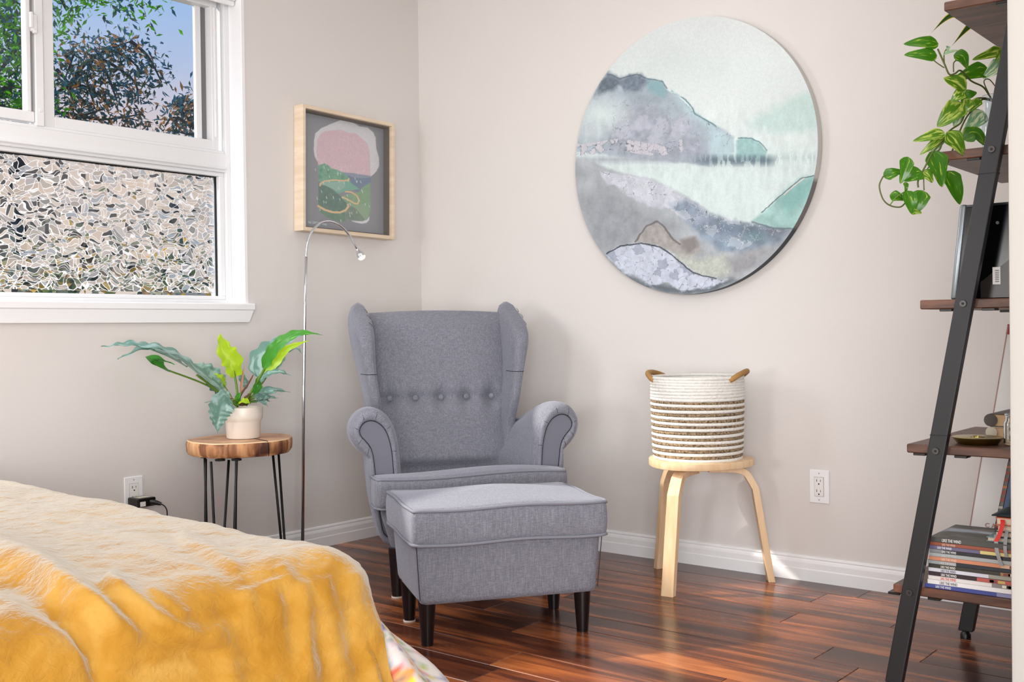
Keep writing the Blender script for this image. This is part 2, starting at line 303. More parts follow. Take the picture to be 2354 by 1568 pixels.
def lathe(name, prof, m, parent=None, world=False, seg=40, c=(0, 0), smooth='auto', wob=None):
    v = []; f = []; K = len(prof)
    for i, (r, z) in enumerate(prof):
        for j in range(seg):
            a = 2*pi*j/seg; q = r*(1+(wob(a, z) if wob else 0)); v.append((c[0]+q*cos(a), c[1]+q*sin(a), z))
    for i in range(K-1):
        for j in range(seg): f.append((i*seg+j, i*seg+(j+1) % seg, (i+1)*seg+(j+1) % seg, (i+1)*seg+j))
    if prof[0][0] > 1e-5: f.append(tuple(range(seg-1, -1, -1)))
    if prof[-1][0] > 1e-5: f.append(tuple((K-1)*seg+j for j in range(seg)))
    return raw(name, v, f, m, parent, world, smooth)
def gridmesh(name, fn, nu, nv, m, parent=None, world=False, smooth=True, closeu=False):
    v = []; uv = []
    for j in range(nv+1):
        for i in range(nu+(0 if closeu else 1)):
            v.append(fn(i/nu, j/nv)); uv.append((i/nu, j/nv))
    W = nu+(0 if closeu else 1); f = []
    for j in range(nv):
        for i in range(nu): f.append((j*W+i, j*W+(i+1) % W, (j+1)*W+(i+1) % W, (j+1)*W+i))
    return raw(name, v, f, m, parent, world, smooth, uv)
def softbox(name, fn, nx, ny, nz, m, parent=None, world=False):
    """closed subdivided box; fn(a,b,c) with a,b,c in -1..1 gives the point"""
    bm = bmesh.new(); d = {}
    def V(i, j, k):
        key = (i, j, k)
        if key not in d: d[key] = bm.verts.new(fn(2*i/nx-1, 2*j/ny-1, 2*k/nz-1))
        return d[key]
    def q(*a):
        try: bm.faces.new([V(*p) for p in a])
        except ValueError: pass
    for i in range(nx):
        for j in range(ny):
            q((i, j, 0), (i, j+1, 0), (i+1, j+1, 0), (i+1, j, 0)); q((i, j, nz), (i+1, j, nz), (i+1, j+1, nz), (i, j+1, nz))
    for i in range(nx):
        for k in range(nz):
            q((i, 0, k), (i+1, 0, k), (i+1, 0, k+1), (i, 0, k+1)); q((i, ny, k), (i, ny, k+1), (i+1, ny, k+1), (i+1, ny, k))
    for j in range(ny):
        for k in range(nz):
            q((0, j, k), (0, j, k+1), (0, j+1, k+1), (0, j+1, k)); q((nx, j, k), (nx, j+1, k), (nx, j+1, k+1), (nx, j, k+1))
    me = bpy.data.meshes.new(name); bm.to_mesh(me); bm.free()
    return link(name, me, m, parent, world, True)
def rbox(a, b, c, hx, hy, hz, r):
    """rounded box point"""
    x, y, z = a*hx, b*hy, c*hz; ix, iy, iz = hx-r, hy-r, hz-r
    q = Vector((max(-ix, min(ix, x)), max(-iy, min(iy, y)), max(-iz, min(iz, z)))); d = Vector((x, y, z))-q
    if d.length > 1e-9:
        m_ = max(abs(d.x), abs(d.y), abs(d.z)); q = q+d.normalized()*min(r, r*m_/r) if m_ < r else q+d.normalized()*r
    return q
def text(name, s, size, m, origin, xdir, ydir, parent, ext=.0003, font=None, squash=1):
    cu = bpy.data.curves.new(name, 'FONT'); cu.body = s; cu.size = size; cu.extrude = ext; cu.offset = size*.012
    to = bpy.data.objects.new('tmp', cu); COL.objects.link(to); bpy.context.view_layer.update()
    me = bpy.data.meshes.new_from_object(to.evaluated_get(bpy.context.evaluated_depsgraph_get())); bpy.data.objects.remove(to)
    X = Vector(xdir).normalized(); Y = Vector(ydir).normalized(); Z = X.cross(Y)
    me.transform(Matrix(((X.x*squash, Y.x, Z.x, origin[0]), (X.y*squash, Y.y, Z.y, origin[1]), (X.z*squash, Y.z, Z.z, origin[2]), (0, 0, 0, 1))))
    me.materials.clear(); return link(name, me, m, parent, True)

# ------------------------------------------------------------ painting on flat prints
def inpoly(x, y, poly):
    r = np.zeros(x.shape, bool); n_ = len(poly); px, py = poly[-1]
    for qx, qy in poly:
        c = ((qy > y) != (py > y)) & (x < (px-qx)*(y-qy)/((py-qy) if py != qy else 1e-9)+qx); r ^= c; px, py = qx, qy
    return r
def pdist(x, y, poly, closed=True):
    d = np.full(x.shape, 1e9); n_ = len(poly)
    for i in range(n_ if closed else n_-1):
        ax, ay = poly[i]; bx, by = poly[(i+1) % n_]; dx, dy = bx-ax, by-ay; q = dx*dx+dy*dy+1e-9
        t_ = np.clip(((x-ax)*dx+(y-ay)*dy)/q, 0, 1); d = np.minimum(d, np.hypot(x-ax-t_*dx, y-ay-t_*dy))
    return d
def vnoise(x, y, sc, seed=0, oct=3):
    r = np.zeros(x.shape); amp = 1; tot = 0; g = np.random.default_rng(seed)
    for k in range(oct):
        G = g.random((64, 64)); X = x/sc*2**k; Y = y/sc*2**k; xi = np.floor(X).astype(int); yi = np.floor(Y).astype(int); fx = X-xi; fy = Y-yi
        fx = fx*fx*(3-2*fx); fy = fy*fy*(3-2*fy); g00 = G[yi % 64, xi % 64]; g10 = G[yi % 64, (xi+1) % 64]; g01 = G[(yi+1) % 64, xi % 64]; g11 = G[(yi+1) % 64, (xi+1) % 64]
        r += amp*((g00*(1-fx)+g10*fx)*(1-fy)+(g01*(1-fx)+g11*fx)*fy); tot += amp; amp *= .5
    return r/tot
def cells(x, y, sc, seed=0):
    """distance to voronoi edge (0 at the edge) and a random value per cell"""
    g = np.random.default_rng(seed); J = g.random((40, 40, 3)); X = x/sc; Y = y/sc; xi = np.floor(X).astype(int); yi = np.floor(Y).astype(int)
    d1 = np.full(x.shape, 9.); d2 = d1.copy(); v = np.zeros(x.shape)
    for a in (-1, 0, 1):
        for b_ in (-1, 0, 1):
            j = J[(yi+b_) % 40, (xi+a) % 40]; d = np.hypot(xi+a+j[..., 0]-X, yi+b_+j[..., 1]-Y)
            n1 = d < d1; d2 = np.where(n1, d1, np.minimum(d2, d)); v = np.where(n1, j[..., 2], v); d1 = np.where(n1, d, d1)
    return (d2-d1)*sc, v
class Paint:
    def __init__(s, x, y, bg): s.x, s.y = x, y; s.c = np.tile(np.array(bg, float), (len(x), 1))
    def blend(s, a, col): a = np.clip(a, 0, 1)[:, None]; s.c = s.c*(1-a)+np.asarray(col, float)*a
    def poly(s, poly, col, soft=3, wob=0, sc=40, alpha=1, seed=1, tex=0, texsc=30):
        x = s.x+(vnoise(s.x, s.y, sc, seed)-.5)*wob*2; y = s.y+(vnoise(s.x+500, s.y, sc, seed+9)-.5)*wob*2
        sd = np.where(inpoly(x, y, poly), 1, -1)*pdist(x, y, poly); a = np.clip(.5+sd/soft/2, 0, 1)*alpha
        col = np.asarray(col, float)
        if tex: col = col[None, :]*(1+(vnoise(s.x, s.y, texsc, seed+3, 4)-.5)[:, None]*tex)
        s.blend(a, col); return a
    def line(s, pl, col, wd=2, soft=1.5, wob=0, seed=1, alpha=1, sc=25):
        x = s.x+(vnoise(s.x, s.y, sc, seed)-.5)*wob*2; y = s.y+(vnoise(s.x+500, s.y, sc, seed+9)-.5)*wob*2
        d = pdist(x, y, pl, False); s.blend(np.clip((wd+soft-d)/soft, 0, 1)*alpha, col)
    def blob(s, cx, cy, rx, ry, col, alpha=1, p=1.5): d = np.hypot((s.x-cx)/rx, (s.y-cy)/ry); s.blend(np.clip(1-d, 0, 1)**p*alpha, col)
def setcol(o, c):
    at = o.data.color_attributes.new('Col', 'FLOAT_COLOR', 'POINT'); a = np.ones((len(o.data.vertices), 4), np.float32); a[:, :3] = lin(np.clip(c, 0, 1)); at.data.foreach_set('color', a.ravel())

# ------------------------------------------------------------ the room
XW, YW, XL, YF, ZC = 3.735, 3.606, -3.9, -2.4, 2.50
WX0, WX1, WZ0, WZ1 = .80, 2.717, 1.045, 2.31      # window opening
def wallobj(name, lo, hi): o = box(name, lo, hi, 'wall', bev=0); tag(o, kind='structure'); return o
fl = box('floor', (XL, YF, -.05), (XW, YW, -.006), mat('subfloor', (.12, .07, .05), .6), bev=0); tag(fl, kind='structure')
# planks run along the right-hand wall
pitch = .1462; seams = [2.57+pitch*k for k in range(-29, 8)]
first = {6: 1.54, 5: 1.215, 4: 1.51, 3: 1.027, 2: 1.27, -2: 1.96, 1: 2.36, 0: .9, -1: 1.38}
pl_cache = {}
np_ = 0
for k in range(-29, 8):
    x0 = 2.57+pitch*k; x1 = min(x0+pitch, XW)
    if x1 < -.45: continue
    yj = first.get(k, random.uniform(0, 1.2)); ys = [yj+1.22*q for q in range(-4, 4)]
    for q in range(len(ys)-1):
        a, b_ = max(ys[q], -.9), min(ys[q+1], YW)
        if b_-a < .03: continue
        key = (round(x1-x0, 4), round(b_-a, 4))
        if key not in pl_cache:
            w_, h_ = x1-x0, b_-a; g = .0004; c_ = .0016
            v = [(g, g, -.006), (w_-g, g, -.006), (w_-g, h_-g, -.006), (g, h_-g, -.006), (g, g, -c_), (w_-g, g, -c_), (w_-g, h_-g, -c_), (g, h_-g, -c_),
                 (g+c_, g+c_, 0), (w_-g-c_, g+c_, 0), (w_-g-c_, h_-g-c_, 0), (g+c_, h_-g-c_, 0)]
            f = [(8, 9, 10, 11)]+[(i, (i+1) % 4, 4+(i+1) % 4, 4+i) for i in range(4)]+[(4+i, 4+(i+1) % 4, 8+(i+1) % 4, 8+i) for i in range(4)]
            me = bpy.data.meshes.new('plank'); me.from_pydata(v, [], f); me.update(); me.materials.append(M['plank']); pl_cache[key] = me
        o = bpy.data.objects.new('plank', pl_cache[key]); COL.objects.link(o); o.parent = fl; o.location = (x0, a, 0); np_ += 1
c_ = box('ceiling', (XL-.1, YF-.1, ZC), (XW+.15, YW+.16, ZC+.1), 'ceil', bev=0); tag(c_, kind='structure')
wallobj('wall_right', (XW, YF, -.05), (XW+.15, YW+.16, ZC))
wallobj('wall_left', (XL-.1, YF, -.05), (XL, YW+.16, ZC))
wallobj('wall_front', (XL, YF-.1, -.05), (XW, YF, ZC))
# back wall with the window hole, one mesh
v = []; f = []
def addbox(lo, hi):
    i = len(v); v.extend([(x, y, z) for x in (lo[0], hi[0]) for y in (lo[1], hi[1]) for z in (lo[2], hi[2])]); f.extend([tuple(i+k for k in q) for q in BF])
YB = YW+.16
addbox((XL, YW, -.05), (WX0, YB, ZC)); addbox((WX1, YW, -.05), (XW, YB, ZC)); addbox((WX0, YW, -.05), (WX1, YB, WZ0-.03)); addbox((WX0, YW, WZ1), (WX1, YB, ZC))
tag(raw('wall_back', v, f, 'wall'), kind='structure')
# partition end beside the ladder shelf, with its rounded plaster bead
JX, JY = 2.334, .615
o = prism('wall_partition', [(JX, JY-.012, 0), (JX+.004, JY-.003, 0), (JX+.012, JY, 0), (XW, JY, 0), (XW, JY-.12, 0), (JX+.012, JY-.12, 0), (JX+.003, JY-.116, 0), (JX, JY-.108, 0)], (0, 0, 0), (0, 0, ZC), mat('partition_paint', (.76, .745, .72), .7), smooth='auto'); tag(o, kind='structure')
# baseboards with a moulded profile
prof = [(0, 0), (.013, 0), (.013, .042), (.011, .046), (.011, .066), (.0085, .074), (.006, .079), (.0075, .083), (.0055, .089), (0, .091)]
def skirting(name, a, b_, nx, ny):
    v = [(p[0]+nx*d, p[1]+ny*d, z) for p in (a, b_) for d, z in prof]; K = len(prof)
    f = [(i, i+1, K+i+1, K+i) for i in range(K-1)]+[tuple(range(K)), tuple(range(2*K-1, K-1, -1))]
    o = raw(name, v, f, 'trim', smooth=False); tag(o, kind='structure')
skirting('baseboard_back', (XL, YW), (XW, YW), 0, -1)
skirting('baseboard_right', (XW, YW), (XW, JY), -1, 0)
skirting('baseboard_left', (XL, YW), (XL, YF), 1, 0)
skirting('baseboard_front', (XL, YF), (XW, YF), 0, 1)

# ------------------------------------------------------------ window
YG = 3.72
wn = thing('window_1', 'white vinyl window with sliding panes above and mosaic film pane below', None, (WX0, YW, WZ0), kind='structure')
def fr(name, x0, x1, z0, z1, y0, y1, m='vinyl', bev=.002, par=None): return box(name, (x0, y0, z0), (x1, y1, z1), m, par or wn, True, bev)
# reveal lining (jambs, head)
fr('jamb_lining', WX1-.006, WX1+.012, WZ0-.02, WZ1+.01, YW-.003, YB, 'trim')
fr('jamb_lining', WX0-.012, WX0+.006, WZ0-.02, WZ1+.01, YW-.003, YB, 'trim')
fr('head_lining', WX0, WX1, WZ1-.006, WZ1+.01, YW-.003, YB, 'trim')
# stool (nosing) and tapered apron
fr('window_sill', WX0-.03, 2.750, WZ0-.028, WZ0, YW-.022, YB, 'trim', .004)
hexa('apron', [(WX0-.02, YW-.016, .969), (WX0-.03, YW-.018, 1.018), (WX0-.02, YW, .969), (WX0-.03, YW, 1.018), (2.722, YW-.016, .969), (2.744, YW-.018, 1.018), (2.722, YW, .969), (2.744, YW, 1.018)], 'trim', wn, True, .001)
xr = WX1-.006
# outer frame
fr('frame', xr-.022, xr, WZ0, WZ1-.006, YG-.035, YB); fr('frame', WX0+.006, WX0+.028, WZ0, WZ1-.006, YG-.035, YB)
fr('frame', WX0+.028, xr-.022, WZ0, WZ0+.016, YG-.035, YB); fr('frame', WX0+.028, xr-.022, WZ1-.03, WZ1-.006, YG-.035, YB)
ZT = 1.565    # underside of the transom
fr('transom', WX0+.028, xr-.022, ZT+.012, 1.652, YG-.035, YB)
fr('transom_lip', WX0+.028, xr-.022, ZT+.022, ZT+.034, YG-.045, YG-.035, bev=.003)
fr('transom_lip', WX0+.028, xr-.022, 1.652, 1.664, YG-.028, YB, bev=.002)
# lower fixed lite with its bead
fr('glazing_bead', WX0+.028, xr-.022, ZT-.004, ZT+.012, YG-.022, YB); fr('glazing_bead', WX0+.028, xr-.022, WZ0+.016, WZ0+.032, YG-.022, YB)
fr('glazing_bead', xr-.046, xr-.022, WZ0+.032, ZT-.004, YG-.022, YB); fr('glazing_bead', WX0+.028, WX0+.05, WZ0+.032, ZT-.004, YG-.022, YB)
gx0, gx1, gz0, gz1 = WX0+.05, xr-.046, WZ0+.032, ZT-.004
fr('gasket', gx0, gx1, gz1-.005, gz1, YG-.002, YG+.006, 'rubber', 0); fr('gasket', gx1-.006, gx1, gz0, gz1-.005, YG-.002, YG+.006, 'rubber', 0)
o = raw('clear_strip', [(gx0, YG+.004, gz0), (gx1, YG+.004, gz0), (gx1, YG+.004, gz1), (gx0, YG+.004, gz1)], [(0, 1, 2, 3)], 'glass', wn, True); o['label'] = 'clear glass seen below the film'
o = raw('privacy_film', [(gx0, YG+.001, gz0+.012), (gx1-.012, YG+.001, gz0+.012), (gx1-.012, YG+.001, gz1-.005), (gx0, YG+.001, gz1-.005)], [(0, 1, 2, 3)], 'film', wn, True); o['label'] = 'mosaic pattern privacy film on lower pane'
# upper right sash: its own frame round the pane, upper left sliding sash in front
sx0, sx1, sz0, sz1 = 1.935, 2.668, 1.664, WZ1-.03
fr('sash_stile', sx0, sx0+.040, sz0, sz1, YG-.02, YG+.03); fr('sash_stile', sx1-.03, sx1-.002, sz0, sz1, YG-.02, YG+.03)
fr('sash_rail', sx0+.040, sx1-.03, sz0, sz0+.040, YG-.02, YG+.03); fr('sash_rail', sx0+.040, sx1-.03, sz1-.04, sz1, YG-.02, YG+.03)
fr('inner_stile', 2.585, 2.612, sz0+.040, sz1-.04, YG+.012, YG+.03); fr('track_groove', 2.612, 2.638, sz0+.040, sz1-.04, YG+.02, YG+.03, mat('groove_grey', (.45, .45, .46), .5), 0)
fr('screen_rail', 2.648, 2.656, sz0+.052, sz1-.04, YG-.028, YG-.018)
raw('clear_pane', [(sx0+.04, YG+.02, sz0+.04), (2.59, YG+.02, sz0+.04), (2.59, YG+.02, sz1-.04), (sx0+.04, YG+.02, sz1-.04)], [(0, 1, 2, 3)], 'glass', wn, True)
fr('meeting_stile', 1.900, 1.930, sz0-.004, sz1, YG-.034, YG+.02)
fr('slider_stile', 1.872, 1.898, sz0+.045, sz1, YG-.026, YG+.01); fr('slider_groove', 1.886, 1.894, sz0+.045, sz1, YG-.028, YG-.025, mat('groove_grey2', (.5, .5, .5), .5), 0)
fr('slider_rail', WX0+.03, 1.898, sz0+.008, sz0+.045, YG-.026, YG+.01); fr('slider_rail', WX0+.03, 1.898, sz1-.035, sz1, YG-.026, YG+.01)
raw('clear_pane', [(WX0+.03, YG-.005, sz0+.045), (1.875, YG-.005, sz0+.045), (1.875, YG-.005, sz1-.035), (WX0+.03, YG-.005, sz1-.035)], [(0, 1, 2, 3)], 'glass', wn, True)
lt = fr('latch', 1.884, 1.906, 1.985, 2.045, YG-.044, YG-.028, bev=.003); fr('latch_lever', 1.878, 1.888, 1.995, 2.05, YG-.05, YG-.036, par=lt)
fr('latch_cap', 1.889, 1.902, 1.978, 1.992, YG-.048, YG-.034, par=lt)
tube('screw_cap', [(1.916, YG-.036, 1.715), (1.916, YG-.033, 1.715)], .006, 'vinyl', wn, True)
# roller blind, rolled up under the head
rb = thing('roller_blind', 'white roller blind rolled up at the top of the window', 'blind', ((WX0+WX1)/2, YW+.05, 2.245))
box('bottom_bar', (WX0+.01, YW+.028, 2.243), (WX1-.012, YW+.042, 2.262), 'trim', rb, True, .003)
box('cassette', (WX0+.008, YW+.020, 2.262), (WX1-.010, YW+.075, 2.304), 'blind', rb, True, .004)

# ------------------------------------------------------------ outside
gr = box('ground_outside', (-16, 3.9, -.4), (24, 34, -.3), 'lawn', bev=0); tag(gr, kind='structure')
def leafcloud(name, centers, n_, size, mats, parent, spread, droop=.6, asp=.35):
    """real small leaf blades in one mesh; several colours"""
    v = []; f = []; mi = []
    for i in range(n_):
        c0, tw = centers[random.randrange(len(centers))]
        p = c0+Vector((random.gauss(0, 1), random.gauss(0, 1), random.gauss(0, 1)))*spread
        d = Vector((random.gauss(0, 1), random.gauss(0, .7), random.gauss(-droop, .7))).normalized(); s_ = d.cross(Vector((random.gauss(0, 1), random.gauss(0, 1), random.gauss(0, 1)))).normalized()
        L_ = size*random.uniform(.6, 1.3); k = len(v); bw = L_*asp*.5; nn = d.cross(s_)*L_*.06
        v += [p, p+d*L_*.45+s_*bw-nn, p+d*L_, p+d*L_*.45-s_*bw-nn]; f.append((k, k+1, k+2)); f.append((k, k+2, k+3)); mm = min(int(random.random()*len(mats)), len(mats)-1); mi += [mm, mm]
    me = bpy.data.meshes.new(name); me.from_pydata([tuple(p) for p in v], [], f); me.update()
    o = link(name, me, None, parent, True)
    for q in mats: me.materials.append(M[q])
    me.polygons.foreach_set('material_index', mi); o['kind'] = 'stuff'; return o
def branchset(pl_px, D, steps=40, jit=.12):
    C = []
    for line in pl_px:
        pp = spline([P(x, y, D+random.uniform(-.3, .3)) for x, y in line], steps)
        C += [(q, 0) for q in pp]
    return C
def treething(name, label, base, trunk, lines, D, n_, size, mats, spread, cat='tree'):
    t_ = thing(name, label, cat, base)
    tube('trunk', spline(trunk, 6), [.09-.05*i/(len(spline(trunk, 6))-1) for i in range(len(spline(trunk, 6)))], 'treebark', t_, True, 8)
    for ln in lines: tube('branch', spline([P(x, y, D) for x, y in ln], 5), [.02-.014*i/(5*(len(ln)-1)) for i in range(5*(len(ln)-1)+1)], 'treebark', t_, True, 5)
    leafcloud('foliage', branchset(lines, D), n_, size, mats, t_, spread)
# right tree: drooping fronds in the middle of the big pane
lines1 = [[(60, 250), (150, 200), (215, 130), (300, 95)], [(215, 130), (260, 150), (310, 190), (318, 240)], [(300, 95), (340, 130), (372, 190)], [(150, 200), (200, 200), (250, 240)], [(130, 160), (160, 200), (170, 280)],
          [(215, 130), (200, 180), (215, 235)], [(60, 270), (150, 260), (230, 275), (330, 262)], [(130, 290), (190, 290), (250, 310)], [(225, 130), (250, 180), (270, 235)], [(150, 130), (170, 120), (150, 180)], [(235, 110), (290, 130), (330, 170)], [(120, 300), (180, 270), (240, 250)], [(280, 290), (300, 300), (330, 310)]]
tb = P(60, 756, 10); tb.z = -.3
treething('honey_locust_tree', 'feathery tree with rusty leaf tips seen through the right upper pane', tb, [tb, P(40, 500, 10), P(45, 300, 10), P(60, 250, 10)], lines1, 10, 2500, .072, ['tree1', 'tree3', 'tree1', 'tree4', 'tree3'], .10)
lines2 = [[(-160, 60), (-60, 80), (60, 140)], [(-100, 200), (0, 160), (70, 60)], [(-40, 20), (20, 60), (60, 110)], [(-60, 240), (20, 200), (90, 215)], [(90, -60), (130, -20), (150, 20)], [(-80, 120), (0, 240), (90, 250)], [(-120, 0), (-30, -30), (60, 20)], [(200, -60), (270, -25), (330, -12)]]
tb = P(-190, 756, 8); tb.z = -.3
treething('leafy_garden_tree', 'bright green leafy tree filling the left upper pane', tb, [tb, P(-170, 400, 8), P(-150, 150, 8), P(-100, 60, 8)], lines2, 8, 4200, .062, ['tree2', 'tree1', 'tree3', 'tree2', 'tree2'], .12)
lines3 = [[(470, 330), (430, 270), (400, 235)], [(440, 290), (400, 270), (378, 290)], [(450, 280), (445, 240), (420, 230)], [(470, 300), (440, 310), (400, 300)], [(455, 250), (430, 255), (410, 245)]]
tb = P(640, 756, 12); tb.z = -.3
treething('slender_garden_tree', 'small blue green tree at the right edge of the upper pane', tb, [tb, P(600, 500, 12), P(520, 380, 12), P(470, 330, 12)], lines3, 12, 420, .10, ['tree3', 'tree3', 'tree1', 'tree4'], .07)
# hedge behind the film pane
hg = thing('garden_hedge', 'mixed green and brown hedge seen through the mosaic film', 'hedge', (2, 6.4, -.3))
box('stems', (-3, 6.3, -.3), (8, 6.6, 1.0), mat('hedge_core', (.34, .38, .26), .9), hg, True, .05)
leafcloud('foliage', [(Vector((random.uniform(-3.5, 8.5), random.uniform(6.0, 6.7), random.uniform(-.2, 1.36)-.25*random.random()**2-.12*abs(sin(i*1.7)))), 0) for i in range(900)], 16000, .12, ['hedge1', 'hedge2', 'hedge3', 'tree1', 'hedge2', 'hedge4'], hg, .12, .1, .5)
# neighbouring house, only the roof slope shows
hp = P(560, 300, 26)
hs = thing('neighbour_house', 'distant house with blue teal roof slope at lower right of upper pane', 'building', (hp.x, hp.y, -.3))
pk = P(470, 268, 26); le = P(330, 312, 26); z0 = le.z-.3; z1 = pk.z+.25; ux = Vector((RT.x, RT.y, 0)).normalized(); uy = Vector((-ux.y, ux.x, 0))
A0 = Vector((le.x, le.y, 0)); wd = 9.
R2 = Matrix((ux, uy, Vector((0, 0, 1)))).transposed()
def HP(a, b_, z): return A0+ux*a+uy*b_+Vector((0, 0, z))
hexa('walls', [HP(.3, .3, -.3), HP(.3, .3, z0), HP(.3, 6, -.3), HP(.3, 6, z0), HP(wd, .3, -.3), HP(wd, .3, z0), HP(wd, 6, -.3), HP(wd, 6, z0)], 'render', hs, True, .01)
raw('roof', [HP(0, 0, z0), HP(wd+.3, 0, z0), HP(wd+.3, 6.3, z0), HP(0, 6.3, z0), HP(1.9, 3, z1+.25), HP(wd-1.6, 3, z1+.25)], [(0, 1, 5, 4), (1, 2, 5), (2, 3, 4, 5), (3, 0, 4), (3, 2, 1, 0)], 'roof', hs, True)

# ------------------------------------------------------------ framed print on the back wall
fx0, fx1, fz0, fz1, fd = 2.972, 3.508, 1.347, 1.876, .060
fp = thing('picture_frame', 'square pale wood shadow box frame with pink and green landscape print', 'picture', ((fx0+fx1)/2, YW, (fz0+fz1)/2))
cxf, czf, ra = (fx0+fx1)/2, (fz0+fz1)/2, radians(1.0)
def FP(x, y, z): dx, dz = x-cxf, z-czf; return Vector((cxf+dx*cos(ra)+dz*sin(ra), y, czf-dx*sin(ra)+dz*cos(ra)))
rim = .016
def frail(name, x0, x1, z0, z1, y0, y1, m='framewood', bev=.0012, par=None):
    return hexa(name, [FP(x, y, z) for x in (x0, x1) for y in (y0, y1) for z in (z0, z1)], m, par or fp, True, bev)
ya, yb = YW-fd, YW-.002
frail('frame_rail', fx0, fx0+rim, fz0, fz1, ya, yb); frail('frame_rail', fx1-rim, fx1, fz0, fz1, ya, yb)
frail('frame_rail', fx0+rim, fx1-rim, fz0, fz0+rim, ya, yb); frail('frame_rail', fx0+rim, fx1-rim, fz1-rim, fz1, ya, yb)
sp = mat('dark_spacer', (.40, .37, .34), .8)
for a in ((fx0+rim, fx0+rim+.006, fz0+rim, fz1-rim), (fx1-rim-.006, fx1-rim, fz0+rim, fz1-rim), (fx0+rim+.006, fx1-rim-.006, fz0+rim, fz0+rim+.006), (fx0+rim+.006, fx1-rim-.006, fz1-rim-.006, fz1-rim)):
    frail('spacer', a[0], a[1], a[2], a[3], YW-.040, YW-.004, sp, 0)
n_ = 230
o = gridmesh('print', lambda u, v: FP(fx0+rim+u*(fx1-fx0-2*rim), YW-.008, fz0+rim+v*(fz1-fz0-2*rim)), n_, n_, 'paint', fp, True, False)
o['label'] = 'print of a pink sky above green hills with rain'
wc = np.array([FP(fx0+rim+(i/n_)*(fx1-fx0-2*rim), YW-.008, fz0+rim+(j/n_)*(fz1-fz0-2*rim)) for j in range(n_+1) for i in range(n_+1)])
qx, qy = proj(wc); X = (qx-660)*4.612; Y = (qy-220)*4.612
p = Paint(X, Y, (.55, .56, .59))
p.poly([(285, 470), (300, 400), (360, 345), (440, 310), (520, 275), (610, 245), (700, 285), (770, 325), (850, 335), (910, 385), (940, 450), (945, 560), (975, 660), (978, 740), (950, 800), (885, 858), (860, 900), (320, 700), (290, 640), (283, 560)], (.87, .87, .89), 3, 3, tex=.06, texsc=12)
p.poly([(680, 1322), (740, 1330), (800, 1330), (850, 1310), (872, 1275), (870, 1320), (840, 1350), (790, 1357), (730, 1345), (690, 1332)], (.88, .88, .90), 3)
p.poly([(320, 480), (345, 420), (390, 380), (460, 370), (560, 358), (640, 390), (730, 400), (790, 450), (850, 510), (878, 590), (880, 700), (885, 860), (700, 840), (500, 790), (330, 740), (312, 600)], (.87, .75, .79), 3, 3, tex=.10, texsc=10)
p.poly([(560, 812), (700, 822), (885, 852), (885, 920), (880, 1100), (700, 1000), (600, 880)], (.45, .53, .62), 3)
p.poly([(560, 812), (700, 822), (885, 852), (885, 868), (780, 875), (700, 865)], (.56, .60, .68), 3)
p.poly([(885, 920), (860, 935), (800, 970), (760, 1020), (600, 1060), (560, 1080), (640, 1160), (760, 1240), (840, 1320), (872, 1280), (888, 1200), (883, 1060)], (.52, .66, .52), 3, tex=.1)
p.poly([(560, 800), (640, 850), (680, 930), (770, 990), (620, 1010), (540, 1040), (480, 1000), (380, 940), (330, 880), (400, 820)], (.48, .70, .62), 3)
p.poly([(350, 940), (420, 915), (600, 910), (620, 960), (560, 1010), (520, 1010), (470, 980), (400, 955)], (.58, .74, .68), 4)
p.poly([(330, 740), (370, 725), (405, 718), (440, 740), (470, 772), (530, 785), (600, 825), (650, 870), (640, 895), (500, 895), (400, 890), (335, 905)], (.46, .67, .56), 3, tex=.2, texsc=20)
for bx, by in ((360, 790), (435, 810), (590, 870), (350, 860)): p.blob(bx, by, 34, 38, (.33, .50, .42), .7)
p.poly([(333, 905), (350, 950), (400, 950), (480, 990), (560, 1060), (640, 1150), (620, 1210), (540, 1240), (440, 1230), (330, 1170)], (.38, .50, .46), 3, tex=.18, texsc=25)
p.poly([(330, 1170), (440, 1235), (540, 1245), (610, 1220), (620, 1330), (560, 1340), (430, 1295), (345, 1230)], (.42, .55, .47), 3, tex=.15)
p.poly([(620, 1215), (650, 1150), (740, 1200), (800, 1260), (850, 1310), (800, 1330), (680, 1322), (615, 1300)], (.48, .56, .50), 4, tex=.12)
p.poly([(650, 1145), (760, 1160), (830, 1140), (865, 1200), (860, 1290), (830, 1320), (790, 1270), (730, 1200)], (.57, .68, .56), 4)
for ln, wd_ in (([(350, 955), (350, 935), (400, 905), (500, 895), (600, 903), (650, 895), (655, 880)], 7), ([(620, 1018), (680, 1022), (740, 1060), (762, 1110), (750, 1145), (710, 1140), (650, 1105), (600, 1080), (585, 1078)], 6.5), ([(330, 1170), (400, 1210), (480, 1235), (560, 1238), (620, 1215), (650, 1175), (645, 1155)], 10)):
    p.line(ln, (.90, .76, .58), wd_, 2)
for k in range(70):
    rx, ry = random.uniform(330, 880), random.uniform(400, 1300)
    if k < 14: rx, ry = random.choice([(300, 785), (320, 910), (318, 1090), (345, 1220), (735, 912), (780, 915), (568, 1145), (490, 1080), (418, 1080), (388, 1125), (635, 770), (800, 1120), (685, 1245), (570, 1325)])
    p.line([(rx-2, ry-10), (rx+3, ry+10)], (.86, .88, .88), 2.2, 2, alpha=.9 if ry > 700 else .45)
setcol(o, p.c*.86+.105)
a = on(708, 513, 1, YW-.010); b_ = on(756, 519, 1, YW-.010)
text('caption_lettering', 'ital (BPOST-osa)', .0155, mat('caption_ink', (.80, .86, .88), .6), a, (b_-a), (0.03, 0, 1), fp)
raw('glazing', [FP(fx0+rim, ya+.012, fz0+rim), FP(fx1-rim, ya+.012, fz0+rim), FP(fx1-rim, ya+.012, fz1-rim), FP(fx0+rim, ya+.012, fz1-rim)], [(0, 1, 2, 3)], 'framegl', fp, True)

